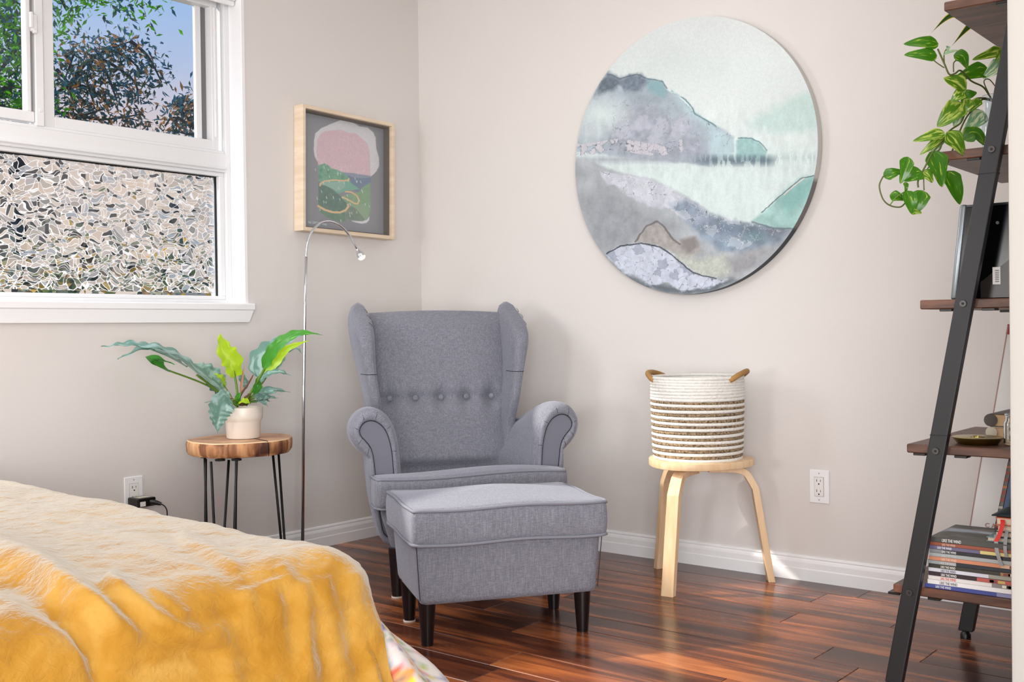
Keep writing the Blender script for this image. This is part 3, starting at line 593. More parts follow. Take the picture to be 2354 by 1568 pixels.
# ------------------------------------------------------------ round painting on the right wall
ac = Vector((XW-.002, 2.138, 1.588)); AR = .532; AT = .036
art = thing('round_wall_art', 'large round canvas painted with misty grey and teal mountains', 'painting', tuple(ac))
n_ = 470; g = np.linspace(-1, 1, n_+1); GY, GZ = np.meshgrid(g, g)       # square-to-disc mapping
DY = GY*np.sqrt(1-GZ**2/2)*AR; DZ = GZ*np.sqrt(1-GY**2/2)*AR
V3 = np.stack([np.full(DY.size, ac.x-AT), ac.y-DY.ravel(), ac.z+DZ.ravel()], 1)
i0 = np.arange(n_*(n_+1)).reshape(n_, n_+1)[:, :n_].ravel(); fc = np.stack([i0, i0+1, i0+n_+2, i0+n_+1], 1)
me = bpy.data.meshes.new('canvas'); me.vertices.add(len(V3)); me.vertices.foreach_set('co', V3.astype(np.float32).ravel())
me.loops.add(fc.size); me.loops.foreach_set('vertex_index', fc.ravel().astype(np.int32)); me.polygons.add(len(fc)); me.polygons.foreach_set('loop_start', np.arange(0, fc.size, 4, dtype=np.int32)); me.update(calc_edges=True)
o = link('canvas', me, 'paint', art, True)
qx, qy = proj(V3); X = (qx-1300)*2.306; Y = (qy-20)*2.306
p = Paint(X, Y, (.84, .875, .875))
p.c += ((vnoise(X, Y, 260, 4, 3)-.5)*.05)[:, None]
p.blend(np.clip((Y-500)/300, 0, 1)*.8, (.82, .882, .877))
p.blend(np.clip((260-Y)/200, 0, 1)*.6, (.85, .865, .865))
p.poly([(975, 605), (1060, 555), (1150, 505), (1240, 460), (1290, 440), (1360, 425), (1360, 640), (1180, 655), (1000, 640)], (.745, .835, .82), 26, 14, 50, tex=.05)
streak = vnoise(X, Y*.18, 14, 21, 3)
mm_ = [(120, 500), (165, 430), (200, 370), (225, 345), (260, 358), (290, 372), (340, 352), (390, 348), (430, 370), (470, 378), (510, 385), (540, 430), (590, 460), (640, 500), (680, 545), (730, 585), (790, 620), (850, 650), (890, 680), (895, 760), (760, 830), (600, 815), (400, 800), (250, 780), (40, 760), (50, 700), (90, 560)]
p.poly(mm_, (.655, .705, .745), 7, 9, 35, tex=.22, texsc=60, seed=5)
p.poly([(300, 520), (420, 500), (560, 560), (660, 640), (740, 720), (740, 800), (420, 800), (240, 760), (220, 640)], (.63, .65, .70), 26, 20, 60, .75, seed=7, tex=.3, texsc=24)
p.poly([(560, 430), (700, 560), (790, 620), (890, 690), (895, 790), (780, 800), (760, 640), (640, 560)], (.72, .83, .85), 18, 14, 40, .7, seed=8)
p.poly([(190, 380), (225, 340), (265, 360), (290, 375), (270, 420), (220, 440), (150, 470)], (.37, .42, .47), 14, 12, 22, .85, seed=11, tex=.5, texsc=14)
p.poly([(275, 385), (340, 352), (395, 350), (440, 380), (400, 440), (320, 440)], (.42, .47, .53), 14, 14, 22, .85, seed=12, tex=.5, texsc=14)
p.poly([(430, 372), (510, 385), (545, 440), (520, 470), (440, 440)], (.50, .67, .70), 12, 8, 30, .7, seed=13)
p.blob(190, 560, 190, 130, (.84, .89, .89), 1.0, .8); p.blob(110, 660, 110, 70, (.80, .84, .85), .8, .8)
for bx, by in ((300, 640), (400, 600), (500, 620), (600, 640), (470, 700), (620, 600)):
    p.poly([(bx-50, by+40), (bx-20, by-40), (bx+30, by-30), (bx+50, by+30), (bx, by+55)], (.72, .74, .79), 8, 24, 25, .8, seed=bx)
e_, cv = cells(X+(vnoise(X, Y, 30, 2)-.5)*50, Y+(vnoise(X, Y, 30, 3)-.5)*50, 62, 3)
ms = inpoly(X, Y, mm_)&(Y > 480)&(X > 250); p.blend(ms*np.clip((1.6-e_)/1.5, 0, 1)*(vnoise(X, Y, 50, 8) > .5)*.6, (.33, .37, .42))
p.line([(225, 345), (260, 358), (290, 372), (340, 352), (390, 348), (430, 372), (510, 385), (540, 425)], (.30, .36, .42), 1.5, 3, 6, 6, .7)
p.line([(560, 435), (640, 490), (670, 520), (690, 560), (740, 588), (800, 622)], (.28, .44, .48), 1.8, 3, 6, 7, .8)
p.line([(540, 425), (600, 462), (650, 510)], (.88, .95, .95), 1.5, 2, 4, 8, .8)
p.poly([(905, 700), (930, 680), (990, 688), (1030, 710), (1065, 750), (1072, 810), (905, 810)], (.58, .735, .735), 6, 6, 25, .9, tex=.2, texsc=18)
p.line([(915, 685), (985, 686), (1035, 712), (1068, 750)], (.30, .45, .47), 1.5, 2, 3, 9, .8)
bx = np.clip(1-np.abs(Y-805)/38, 0, 1)*np.clip((X-640)/150, 0, 1)*np.clip((1130-X)/60, 0, 1)
p.blend(bx*(streak > .46)*1.0, (.33, .40, .45)); p.blend(bx*.55, (.48, .55, .59))
bx = np.clip(1-np.abs(Y-800)/30, 0, 1)*np.clip((700-X)/200, 0, 1); p.blend(bx*(.5+.5*streak), (.64, .67, .71))
bx = np.clip(1-np.abs(Y-790)/40, 0, 1)*np.clip((X-1060)/60, 0, 1); p.blend(bx*(streak > .5)*.4, (.60, .68, .68))
rock = (np.abs(Y-(735+12*np.sin(X/60))) < 32+14*(vnoise(X, Y, 40, 14)-.5))&(X > 55)&(X < 620)
e2, cv2 = cells(X+(vnoise(X, Y, 18, 2)-.5)*22, Y+(vnoise(X, Y, 18, 3)-.5)*22, 36, 5)
p.blend(rock*(cv2 > .25)*.85, (.79, .78, .81)); p.blend(rock*np.clip((1.6-e2)/1.4, 0, 1)*.8, (.28, .29, .34))
p.blend(np.clip((Y-815)/30, 0, 1)*np.clip((streak-.4)*3, 0, 1)*np.clip((900-Y)/70, 0, 1)*np.clip((X-200)/100, 0, 1)*.25, (.62, .66, .68))
sl = [(40, 790), (150, 805), (230, 850), (330, 880), (400, 900), (470, 905), (560, 960), (650, 1000), (760, 1080), (860, 1120), (990, 1140), (1100, 1165), (1230, 1168), (1150, 1300), (900, 1500), (600, 1540), (300, 1480), (100, 1250), (40, 1000)]
p.poly(sl, (.665, .69, .71), 10, 8, 50, tex=.22, texsc=90, seed=15)
p.poly([(60, 840), (190, 880), (210, 940), (330, 1000), (440, 1080), (600, 1150), (500, 1160), (400, 1200), (250, 1290), (160, 1240), (70, 1000)], (.585, .60, .625), 40, 25, 70, .85, seed=16, tex=.2, texsc=40)
p.blob(130, 930, 120, 120, (.74, .77, .79), .7)
p.poly([(180, 860), (300, 875), (420, 895), (540, 940), (620, 1000), (700, 1030), (760, 1100), (700, 1150), (640, 1130), (560, 1060), (430, 1050), (330, 990), (300, 950), (220, 930)], (.76, .775, .82), 8, 14, 28, .95, seed=17, tex=.12, texsc=20)
dk = [(560, 1040), (640, 1010), (760, 1085), (860, 1120), (1000, 1140), (1200, 1165), (1130, 1250), (1000, 1270), (920, 1295), (820, 1290), (760, 1230), (660, 1150)]
p.poly(dk, (.50, .56, .63), 16, 18, 35, .9, seed=18, tex=.45, texsc=34)
for cxx, cyy, c3 in ((980, 1170, (.36, .42, .47)), (1120, 1175, (.42, .42, .45)), (860, 1170, (.42, .48, .56)), (700, 1110, (.66, .69, .76)), (880, 1250, (.60, .70, .77)), (760, 1210, (.64, .71, .79)), (1010, 1210, (.40, .52, .54))): p.blob(cxx, cyy, 90, 45, c3, .8, 1)
band = inpoly(X, Y, [(180, 860), (300, 875), (540, 940), (760, 1080), (1000, 1140), (1150, 1180), (900, 1290), (700, 1160), (540, 1060), (300, 980)])
e3, cv3 = cells(X+(vnoise(X, Y, 24, 5)-.5)*44, Y+(vnoise(X, Y, 24, 6)-.5)*44, 58, 9)
p.blend(band*np.clip((1.8-e3)/1.5, 0, 1)*(vnoise(X, Y, 40, 30) > .42)*.75, (.25, .28, .33)); p.blend(band*(cv3 > .72)*.35, (.86, .88, .91)); p.blend(band*(np.abs(e3-5) < 1.3)*.5, (.9, .92, .93))
p.poly([(985, 1125), (1060, 1070), (1130, 1000), (1190, 950), (1250, 900), (1320, 885), (1370, 880), (1320, 1000), (1215, 1168), (1100, 1165)], (.62, .765, .75), 9, 6, 30, tex=.22, texsc=40, seed=19)
p.poly([(1130, 1010), (1190, 960), (1250, 910), (1330, 890), (1280, 1000), (1180, 1090)], (.50, .69, .675), 26, 12, 30, .8, seed=20)
p.line([(1040, 1080), (1130, 1000), (1190, 948), (1250, 900), (1330, 882)], (.30, .36, .38), 1.5, 2, 4, 22, .8); p.line([(1160, 985), (1210, 940), (1265, 900)], (.92, .82, .82), 2, 2, 2, 23, .8)
p.line([(990, 1130), (1100, 1163), (1210, 1168)], (.35, .40, .45), 2.5, 4, 4, 24, .7)
p.poly([(370, 1235), (430, 1150), (490, 1130), (540, 1180), (600, 1245), (640, 1212), (695, 1212), (725, 1285), (640, 1330), (560, 1290), (470, 1250)], (.645, .63, .62), 10, 8, 30, tex=.25, texsc=22, seed=25)
p.poly([(610, 1225), (690, 1210), (700, 1260), (660, 1300), (620, 1270)], (.50, .48, .48), 12, 8, 20, .8, seed=26)
p.line([(370, 1235), (430, 1150), (490, 1128), (525, 1160), (560, 1210), (605, 1248)], (.40, .38, .38), 2.5, 4, 4, 27, .8)
p.poly([(520, 1290), (640, 1310), (720, 1330), (840, 1300), (890, 1350), (860, 1425), (750, 1425), (650, 1380)], (.74, .76, .72), 20, 16, 30, .9, seed=28, tex=.25, texsc=10)
p.poly([(860, 1320), (940, 1290), (1100, 1260), (1000, 1370), (880, 1430)], (.60, .60, .62), 20, 16, 40, .8, seed=29, tex=.25, texsc=30)
p.poly([(180, 1300), (300, 1400), (440, 1450), (620, 1480), (760, 1450), (900, 1430), (920, 1440), (760, 1510), (600, 1520), (400, 1480), (240, 1400)], (.40, .435, .465), 16, 14, 30, .95, seed=31, tex=.3)
wr = [(215, 1300), (290, 1258), (400, 1245), (500, 1265), (570, 1310), (640, 1370), (690, 1405), (780, 1425), (860, 1440), (760, 1480), (600, 1495), (540, 1450), (440, 1465), (400, 1420), (330, 1410)]
p.poly(wr, (.775, .80, .86), 6, 16, 26, seed=32, tex=.16, texsc=20)
ms = inpoly(X, Y, wr); e4, cv4 = cells(X+(vnoise(X, Y, 20, 5)-.5)*34, Y+(vnoise(X, Y, 20, 6)-.5)*30, 46, 11)
p.blend(ms*np.clip((1.8-e4)/1.5, 0, 1)*(vnoise(X, Y, 30, 33) > .4)*.75, (.30, .32, .38)); p.blend(ms*(cv4 < .14)*.5, (.52, .55, .62))
p.line([(215, 1300), (290, 1258), (400, 1244), (500, 1264), (570, 1310), (640, 1370), (690, 1405), (800, 1432)], (.22, .25, .30), 2.2, 2, 4, 34)
p.c *= (1+(vnoise(X, Y, 6, 40, 2)-.5)*.06+(vnoise(X, Y*.35, 22, 41, 3)-.5)*.10*(Y > 420)*np.clip((Y-420)/200, 0, 1))[:, None]
setcol(o, p.c)
# the wrapped side of the canvas
sg = 180
def side(u, v_):
    a = 2*pi*u; return (ac.x-AT*(1-v_), ac.y-AR*cos(a), ac.z+AR*sin(a))
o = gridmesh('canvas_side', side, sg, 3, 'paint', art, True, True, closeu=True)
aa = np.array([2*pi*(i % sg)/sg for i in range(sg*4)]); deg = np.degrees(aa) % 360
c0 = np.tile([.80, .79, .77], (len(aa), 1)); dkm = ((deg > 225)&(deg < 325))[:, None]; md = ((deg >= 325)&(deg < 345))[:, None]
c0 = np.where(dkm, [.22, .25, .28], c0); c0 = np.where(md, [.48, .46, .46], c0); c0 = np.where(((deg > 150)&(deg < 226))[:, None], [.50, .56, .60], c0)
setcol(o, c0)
lathe('stretcher', [(AR*.55, 0), (AR*.96, 0), (AR*.96, .01), (AR*.55, .01)], 'birch', None).hide_render = False
st = bpy.data.objects['stretcher']; st.data.transform(Matrix.Translation((XW-.014, ac.y, ac.z))@Matrix.Rotation(pi/2, 4, 'Y')); st.data.transform(MW[art.name].inverted()); st.parent = art

# ------------------------------------------------------------ outlets
def outlet(label, c, axis, charger=False):
    t_ = thing('power_outlet', label, 'outlet', c, 0, 'wall power outlets')
    if axis == 'y': X_, N_ = Vector((1, 0, 0)), Vector((0, -1, 0))
    else: X_, N_ = Vector((0, -1, 0)), Vector((-1, 0, 0))
    Z_ = Vector((0, 0, 1)); C0 = Vector(c)
    def pb(name, a0, a1, z0, z1, d0, d1, m, bev=.001, par=t_):
        return hexa(name, [C0+X_*a+N_*d+Z_*z for a in (a0, a1) for d in (d0, d1) for z in (z0, z1)], m, par, True, bev)
    pb('wall_plate', -.0375, .0375, -.060, .060, .0005, .006, 'trim', .002)
    rc = pb('receptacle', -.017, .017, -.034, .034, .005, .0085, 'white', .0008)
    pb('gap', -.018, .018, -.035, .035, .0055, .0066, mat('gap_grey', (.5, .47, .44), .7), 0)
    for s in (1, -1):
        z0 = s*.0185
        pb('slot', -.0085, -.0065, z0-.001, z0+.008, .0085, .0090, 'dark', 0, rc); pb('slot', .0055, .0072, z0, z0+.007, .0085, .0090, 'dark', 0, rc)
        tube('ground_hole', [C0+Z_*(z0-.0085)+N_*.0084, C0+Z_*(z0-.0085)+N_*.0090], .0028, 'dark', rc, True, 10)
        tube('screw', [C0+Z_*s*.048+N_*.0058, C0+Z_*s*.048+N_*.0068], .003, mat('screw_grey', (.75, .73, .70), .4), t_, True, 10)
    return pb, C0
outlet('white double outlet on right wall below the round painting, empty', (XW, 1.627, .347), 'x')
pb, C0 = outlet('white double outlet on window wall with black adapter plugged in', (2.201, YW, .345), 'y')
ch = thing('power_adapter', 'black power adapter with paper label plugged into the outlet by the bed', 'charger', (2.21, YW-.045, .31))
box('body', (2.172, YW-.078, .300), (2.246, YW-.010, .332), 'black', ch, True, .004, 2)
box('top_sticker', (2.186, YW-.066, .3322), (2.236, YW-.026, .3326), mat('sticker_grey', (.76, .74, .68), .7), ch, True, 0)
box('paper_sticker', (2.181, YW-.0788, .303), (2.203, YW-.0782, .320), 'white', ch, True, 0)
tube('plug', [(2.225, YW-.078, .315), (2.235, YW-.098, .313), (2.246, YW-.110, .308)], [.010, .009, .006], 'black', ch, True, 10)
tube('cord', spline([(2.246, YW-.110, .308), (2.258, YW-.118, .296), (2.264, YW-.120, .27), (2.262, YW-.11, .2), (2.25, YW-.06, .01)], 8), .0022, 'black', ch, True, 6)

# ------------------------------------------------------------ armchair
CO = (2.878, 2.535, 0); CA = radians(-35.5)
ch = thing('wingback_armchair', 'grey blue fabric wingback armchair with buttoned back and rolled arms', 'armchair', CO, CA)
def leg(name, x, y, h, r1, r2, par, tilt=(0, 0), pad=False, m='legblk'):
    lg = tube(name, [(x+tilt[0], y+tilt[1], 0.004 if pad else 0), (x+tilt[0]*.5, y+tilt[1]*.5, h*.5), (x, y, h)], [r2, (r1+r2)/2, r1], m, par, n_=20)
    if pad: tube('felt_pad', [(x+tilt[0], y+tilt[1], 0), (x+tilt[0], y+tilt[1], .005)], r2*1.12, 'felt', lg, n_=18)
    return lg
for x, y, tl_ in ((-.275, .03, (0, -.01)), (.275, .03, (0, -.01)), (-.15, .56, (0, .03)), (.15, .56, (0, .03))): leg('leg', x, y, .17, .027, .018, ch, tl_, True)
def sm(t_): t_ = max(0, min(1, t_)); return t_*t_*(3-2*t_)
# upholstered base, narrowing towards the bottom
def basef(a, b_, c_):
    q = rbox(a, b_, c_, .325, .33, .088, .035); k = (q.z+.088)/.176; tp_ = 1-.30*sm((q.y+.33)/.66); return Vector((q.x*(.88+.12*sm(k))*tp_, q.y*(.96+.04*k)+.345, q.z+.228))
softbox('base', basef, 24, 20, 10, 'fabric', ch)
# seat cushion: full width in front of the arms
SCZ, SCH = .368, .056
def seatf(a, b_, c_):
    q = rbox(a, b_, c_, .347, .30, SCH, .022); y = q.y+.26
    k = sm((y-.08)/.07); q.x *= (1-.28*k)
    cr_ = max(0, 1-(q.x/.37)**2)*max(0, 1-((y-.26)/.33)**2)
    if c_ > 0: q.z += .016*cr_*c_
    q.z -= .085*sm((y-.02)/.50)*(1 if c_ > 0 else .2)
    y += -.018*(1-(a)**2)*(1 if b_ < 0 else 0)*(-b_ if b_ < 0 else 0)
    return Vector((q.x-.007, y, q.z+SCZ+.006*sin(q.x*9)*(1 if c_ > 0 else .3)))
sc_ = softbox('seat_cushion', seatf, 40, 34, 10, 'fabric', ch)
for zc in (1, -1):
    pts = []
    for t_ in np.linspace(-1, 1, 40):
        q = seatf(float(t_)*.985, -.985, zc*.93); pts.append(q+Vector((0, -.003, zc*.004)))
    e0 = [seatf(-1, bb_, zc*.93)+Vector((-.003, 0, zc*.003)) for bb_ in (-.35, -.6, -.85)]; e1 = [seatf(1, bb_, zc*.93)+Vector((.003, 0, zc*.003)) for bb_ in (-.85, -.6, -.35)]
    tube('piping', e0+pts+e1, .0048, 'piping', sc_, n_=8, smooth=True)
# back
def backy(z): return .50+(z-.42)*.30
def backf(a, b_, c_):
    z = .33+(c_+1)/2*.67; hw = .245+.045*sm((z-.45)/.5); x = a*hw
    y0 = backy(z); th = .12
    z += (.010*(1-a*a))*(1 if c_ > .9 else 0)
    if b_ < 0:
        k = -b_; puff = .035*(1-a**4)*sm((1.0-z)/.05)*sm((z-.38)/.05)
        tuft = 0
        crease = .022*math.exp(-((z-.655)/.022)**2)*(.65+.35*abs(cos(pi*(a*2.5))))
        for bx_ in (-.8, -.4, 0, .4, .8): tuft += .020*math.exp(-((a-bx_)/.10)**2-((z-.655)/.05)**2)
        y = y0-k*(puff)+crease+min(tuft, .03)
    else: y = y0+b_*th
    if abs(b_) < .2: x *= .99
    if c_ > .97: y = y0+.015+max(0, b_)*(th-.03) if b_ >= 0 else y+.012
    return Vector((x, y, z))
bk = softbox('backrest', backf, 56, 6, 60, 'fabric', ch)
for bx_ in (-.8, -.4, 0, .4, .8):
    z = .655; hw = .245+.045*sm((z-.45)/.5); x = bx_*hw; y = backy(z)-.010
    o = lathe('button', [(.0001, .007), (.006, .0062), (.010, .004), (.0118, .0005), (.0105, -.003), (.0001, -.004)], 'fabric', None, seg=20)
    o.data.transform(Matrix.Translation((x, y+.001, z+.004))@Matrix.Rotation(radians(73), 4, 'X')); o.parent = bk
# wings
for s in (-1, 1):
    def wing(u, v_, s=s):
        z = .40+.645*v_; k = sm((z-.55)/.30)
        xc = .268+.045*sm((z-.5)/.45); th = .026+.016*sm((z-.70)/.25)
        yb_ = backy(z)+.10; yf = .50-.06*sm((z-.50)/.18)*(1)+.0*z
        yf += .16*sm((z-.86)/.17)**1.5
        top = sm((1.045-z)/.085)**.5
        a = 2*pi*u; ca, sa = cos(a), sin(a); e = .5
        cx_ = (abs(ca)**e)*(1 if ca > 0 else -1); sy_ = (abs(sa)**.75)*(1 if sa > 0 else -1)
        ymid = (yf+yb_)/2; yh = (yb_-yf)/2
        yh *= (.45+.55*top); th2 = th*(.35+.65*top)
        if v_ > .999: th2 *= .2; yh *= .5
        return Vector((s*(xc+th2*cx_), ymid+yh*sy_+(.02*(1-top)), z))
    wg = gridmesh('wing', wing, 40, 44, 'fabric', ch, smooth=True, closeu=True)
    bm = bmesh.new(); bm.from_mesh(wg.data); be = [e for e in bm.edges if e.is_boundary]; bmesh.ops.holes_fill(bm, edges=be, sides=0); bmesh.ops.recalc_face_normals(bm, faces=bm.faces); bm.to_mesh(wg.data); bm.free()
    wg.data.polygons.foreach_set('use_smooth', [True]*len(wg.data.polygons))
    # cross seam where the upper wing pad ends
    zs = .76; vz = (zs-.40)/.645
    tube('seam', [wing(u, vz)+Vector((0, -.0008, 0)) for u in np.linspace(.52, .98, 16)], .0013, 'seam', wg, n_=5)
    for zz in (1.0, .975, .945):
        vz = (zz-.40)/.645; tube('pleat', [wing(u, vz)+Vector((s*.0006, -.0004, .004*i)) for i, u in enumerate(np.linspace(.62, .72, 5) if s < 0 else np.linspace(.88, .78, 5))], .0009, 'seam', wg, n_=4)
# rolled arms: one cross-section swept from the front to the wing
def armprof(k=1.):
    """front view outline, outer side positive x"""
    return [(.238, .16), (.240, .30), (.244, .42), (.250, .50), (.262, .565), (.284, .615), (.318, .646), (.356, .655), (.392, .642), (.418, .612), (.428, .575), (.420, .538), (.400, .508), (.376, .486), (.364, .476), (.366, .462), (.366, .42), (.358, .34), (.342, .26), (.322, .19), (.29, .165)]
INNER = [(.272, .19), (.272, .30), (.275, .42), (.281, .50), (.293, .553), (.310, .586), (.333, .605), (.357, .611), (.378, .604), (.391, .589), (.395, .572), (.389, .556), (.375, .540), (.361, .522), (.352, .502), (.346, .47), (.341, .42), (.334, .34), (.324, .26), (.314, .21), (.29, .19)]
AP = spline([(x, 0, z) for x, z in armprof()], 3, closed=True); IP = spline([(x, 0, z) for x, z in INNER], 3, closed=True)
YA0, YA1 = .115, .60
for s in (-1, 1):
    def armf(u, v_, s=s):
        i = int(round(u*len(AP))) % len(AP); q = AP[i]; y = YA0+(YA1-YA0)*v_; back = sm((v_-.15)/.85)
        z = q.z if q.z < .44 else .44+(q.z-.44)*(1-.42*back)
        x = q.x if q.x < .37 else .37+(q.x-.37)*(1-.75*back)
        x -= 0 if q.x < .30 else .02*back
        if q.z < .5: x *= 1-.20*back*sm((.5-q.z)/.1)
        rd = .014
        if v_ < .04: cxx, czz = .33, max(.30, min(.57, q.z)); kx = 1-rd/.09*(1-v_/.04); x = cxx+(x-cxx)*kx; z = z-(.010*(1-v_/.04) if q.z > .6 else 0); y += .0
        return Vector((s*x+.008, y, z))
    ar = gridmesh('armrest', armf, len(AP), 30, 'fabric', ch, smooth=True, closeu=True)
    # front facing: padded ring then the darker sunk panel
    K = len(AP); front = [armf(i/K, 0) for i in range(K)]
    inq = [Vector((s*q.x+.008, YA0, q.z)) for q in IP]
    def inner(i, k): return front[i].lerp(inq[i], k)
    vv = []; ff = []
    for k_, dy in ((0, 0), (.12, -.008), (.45, -.014), (.85, -.011), (1, -.003)):
        vv += [inner(i, k_)+Vector((0, dy, 0)) for i in range(K)]
    for r_ in range(4):
        for i in range(K): ff.append((r_*K+i, r_*K+(i+1) % K, (r_+1)*K+(i+1) % K, (r_+1)*K+i))
    raw('front_roll', vv, ff, 'fabric', ar, smooth=True)
    inn = [q+Vector((0, -.003, 0)) for q in inq]
    # panel as strip between left and right halves
    me_ = bmesh.new(); vs = [me_.verts.new(q) for q in inn]; fa = me_.faces.new(vs); bmesh.ops.triangulate(me_, faces=[fa]); mesh = bpy.data.meshes.new('front_panel'); me_.to_mesh(mesh); me_.free()
    o = link('front_panel', mesh, mat('panel_fabric_'+str(s), (.47, .475, .52), .9, spec=.15), ar); o['label'] = 'darker flat front panel of the arm'
    tube('seam', [q+Vector((0, -.0012, 0)) for q in inn], .0019, 'seam', ar, n_=6, closed=True)
    for i in (9, 14, 19, 24, 29, 34, 39):
        q0, q1 = inner(i, .04)+Vector((0, -.005, 0)), inner(i, .96)+Vector((0, -.0085, 0)); mid = inner(i, .45)+Vector((0, -.0146, 0))
        tube('pleat', [q0, mid, q1], .0009, 'seam', ar, n_=4)

# ------------------------------------------------------------ footstool
OO = (2.590, 2.204, 0); OA = radians(-34.5)
ot = thing('ottoman_footstool', 'grey blue fabric footstool with piped cushion in front of the armchair', 'footstool', OO, OA)
for x in (-.243, .243):
    for y in (-.14, .14): leg('leg', x, y, .15, .028, .0175, ot, (0, 0), True if (x < 0 < y) else False)
def otb(a, b_, c_):
    q = rbox(a, b_, c_, .285, .205, .095, .016); k = (q.z+.095)/.19; return Vector((q.x*(.95+.05*k)*(1+.0*k), q.y*(.94+.06*k), q.z+.222))
softbox('body', otb, 26, 18, 10, 'fabric', ot)
def otc(a, b_, c_):
    q = rbox(a, b_, c_, .298, .222, .054, .015); cr_ = (1-a*a)*(1-b_*b_)
    if c_ > 0: q.z += .018*cr_*c_
    q.x *= 1+.012*(1-c_*c_); q.y *= 1+.012*(1-c_*c_)
    return Vector((q.x, q.y, q.z+.357+.003*sin(q.x*16+1)+.002*sin(q.y*22)))
oc = softbox('cushion', otc, 40, 30, 10, 'fabric', ot)
def rim_path(fn, c_, n1=26, n2=20):
    r_ = []
    for t_ in np.linspace(-1, 1, n1)[:-1]: r_.append(fn(float(t_), -1, c_))
    for t_ in np.linspace(-1, 1, n2)[:-1]: r_.append(fn(1, float(t_), c_))
    for t_ in np.linspace(1, -1, n1)[:-1]: r_.append(fn(float(t_), 1, c_))
    for t_ in np.linspace(1, -1, n2)[:-1]: r_.append(fn(-1, float(t_), c_))
    ctr = Vector((0, 0, 0)); return [q+Vector((q.x, q.y, 0)).normalized()*.002+Vector((0, 0, .003*(1 if c_ > 0 else -1))) for q in r_]
for c_ in (.9, -.9): tube('piping', rim_path(otc, c_), .005, 'piping', oc, n_=8, closed=True, smooth=True)
for x in (-.2735, .2735): tube('corner_seam', [Vector((x*1.0, -.1935, .145)), Vector((x*1.042, -.2055, .305))], .0013, 'seam', ot, n_=5)

# ------------------------------------------------------------ side table with hairpin legs
TC = (2.466, 3.315, 0); TZ = .540
tb_ = thing('log_side_table', 'round log slice side table on black hairpin legs beside the window', 'table', TC)
def wob(a, z): return .035*sin(2*a+.8)+.022*sin(5*a+2)+.010*sin(11*a)-.03*math.exp(-((a-3.9)/.08)**2)
top_ = lathe('tabletop', [(.0001, .484), (.165, .484), (.184, .487), (.191, .497), (.193, .525), (.190, .536), (.187, .5395), (.0001, TZ)], 'bark', tb_, seg=72, wob=wob)
top_.data.materials.append(M['livewood']); rgm = mat('sapwood_rim', (.92, .79, .62), .5); top_.data.materials.append(rgm)
for pg in top_.data.polygons:
    c0 = pg.center
    if c0.z > .5385: pg.material_index = 1
    elif c0.z > .536: pg.material_index = 2
tube('crack', [(.02, -.02, TZ+.0004), (.0, -.10, TZ+.0004), (-.025, -.190, TZ+.0002)], [.0008, .0014, .002], 'dark', top_, n_=5, flat=.3)
tube('crack', [(-.0255, -.192, TZ-.004), (-.024, -.194, .51), (-.022, -.190, .487)], [.0018, .0024, .0012], 'dark', top_, n_=5)
for a0 in (radians(205), radians(-62), radians(18), radians(110)):
    pass
lgx = [on(472, 1056, 1, 3.30), on(523, 1058, 1, 3.24), on(628, 1052, 1, 3.30)]
def hairpin(tA, tB, ft):
    z0 = .479
    pts = [Vector((*tA, z0)), Vector(ft)+Vector((-.006*(1 if tA[0] < tB[0] else -1), 0, .012)), Vector(ft)+Vector((0, 0, .0045)), Vector(ft)+Vector((.006*(1 if tA[0] < tB[0] else -1), 0, .012)), Vector((*tB, z0))]
    lg = tube('hairpin_leg', pts, .0048, 'iron', tb_, True, 8, smooth=True)
    m_ = (Vector((*tA, 0))+Vector((*tB, 0)))/2; d = (Vector((*tB, 0))-Vector((*tA, 0)))
    tube('mounting_plate', [(m_.x, m_.y, .4785), (m_.x, m_.y, .4845)], .018, 'iron', lg, True, 8)
def txy(px, py, y): q = on(px, py, 1, y); return (q.x, q.y)
def foot(px, py, y): return on(px, py, 1, y)
def ff_(px, y): q = on(px, 1240, 1, y); return (q.x, y, 0)
hairpin(txy(471, 1056, 3.38), txy(473, 1056, 3.30), ff_(473, 3.35))
hairpin(txy(485, 1058, 3.22), txy(526, 1058, 3.21), ff_(501, 3.20))
hairpin(txy(544, 1058, 3.16), txy(543, 1058, 3.19), ff_(535, 3.15))
hairpin(txy(627, 1052, 3.28), txy(640, 1052, 3.34), ff_(655, 3.31))

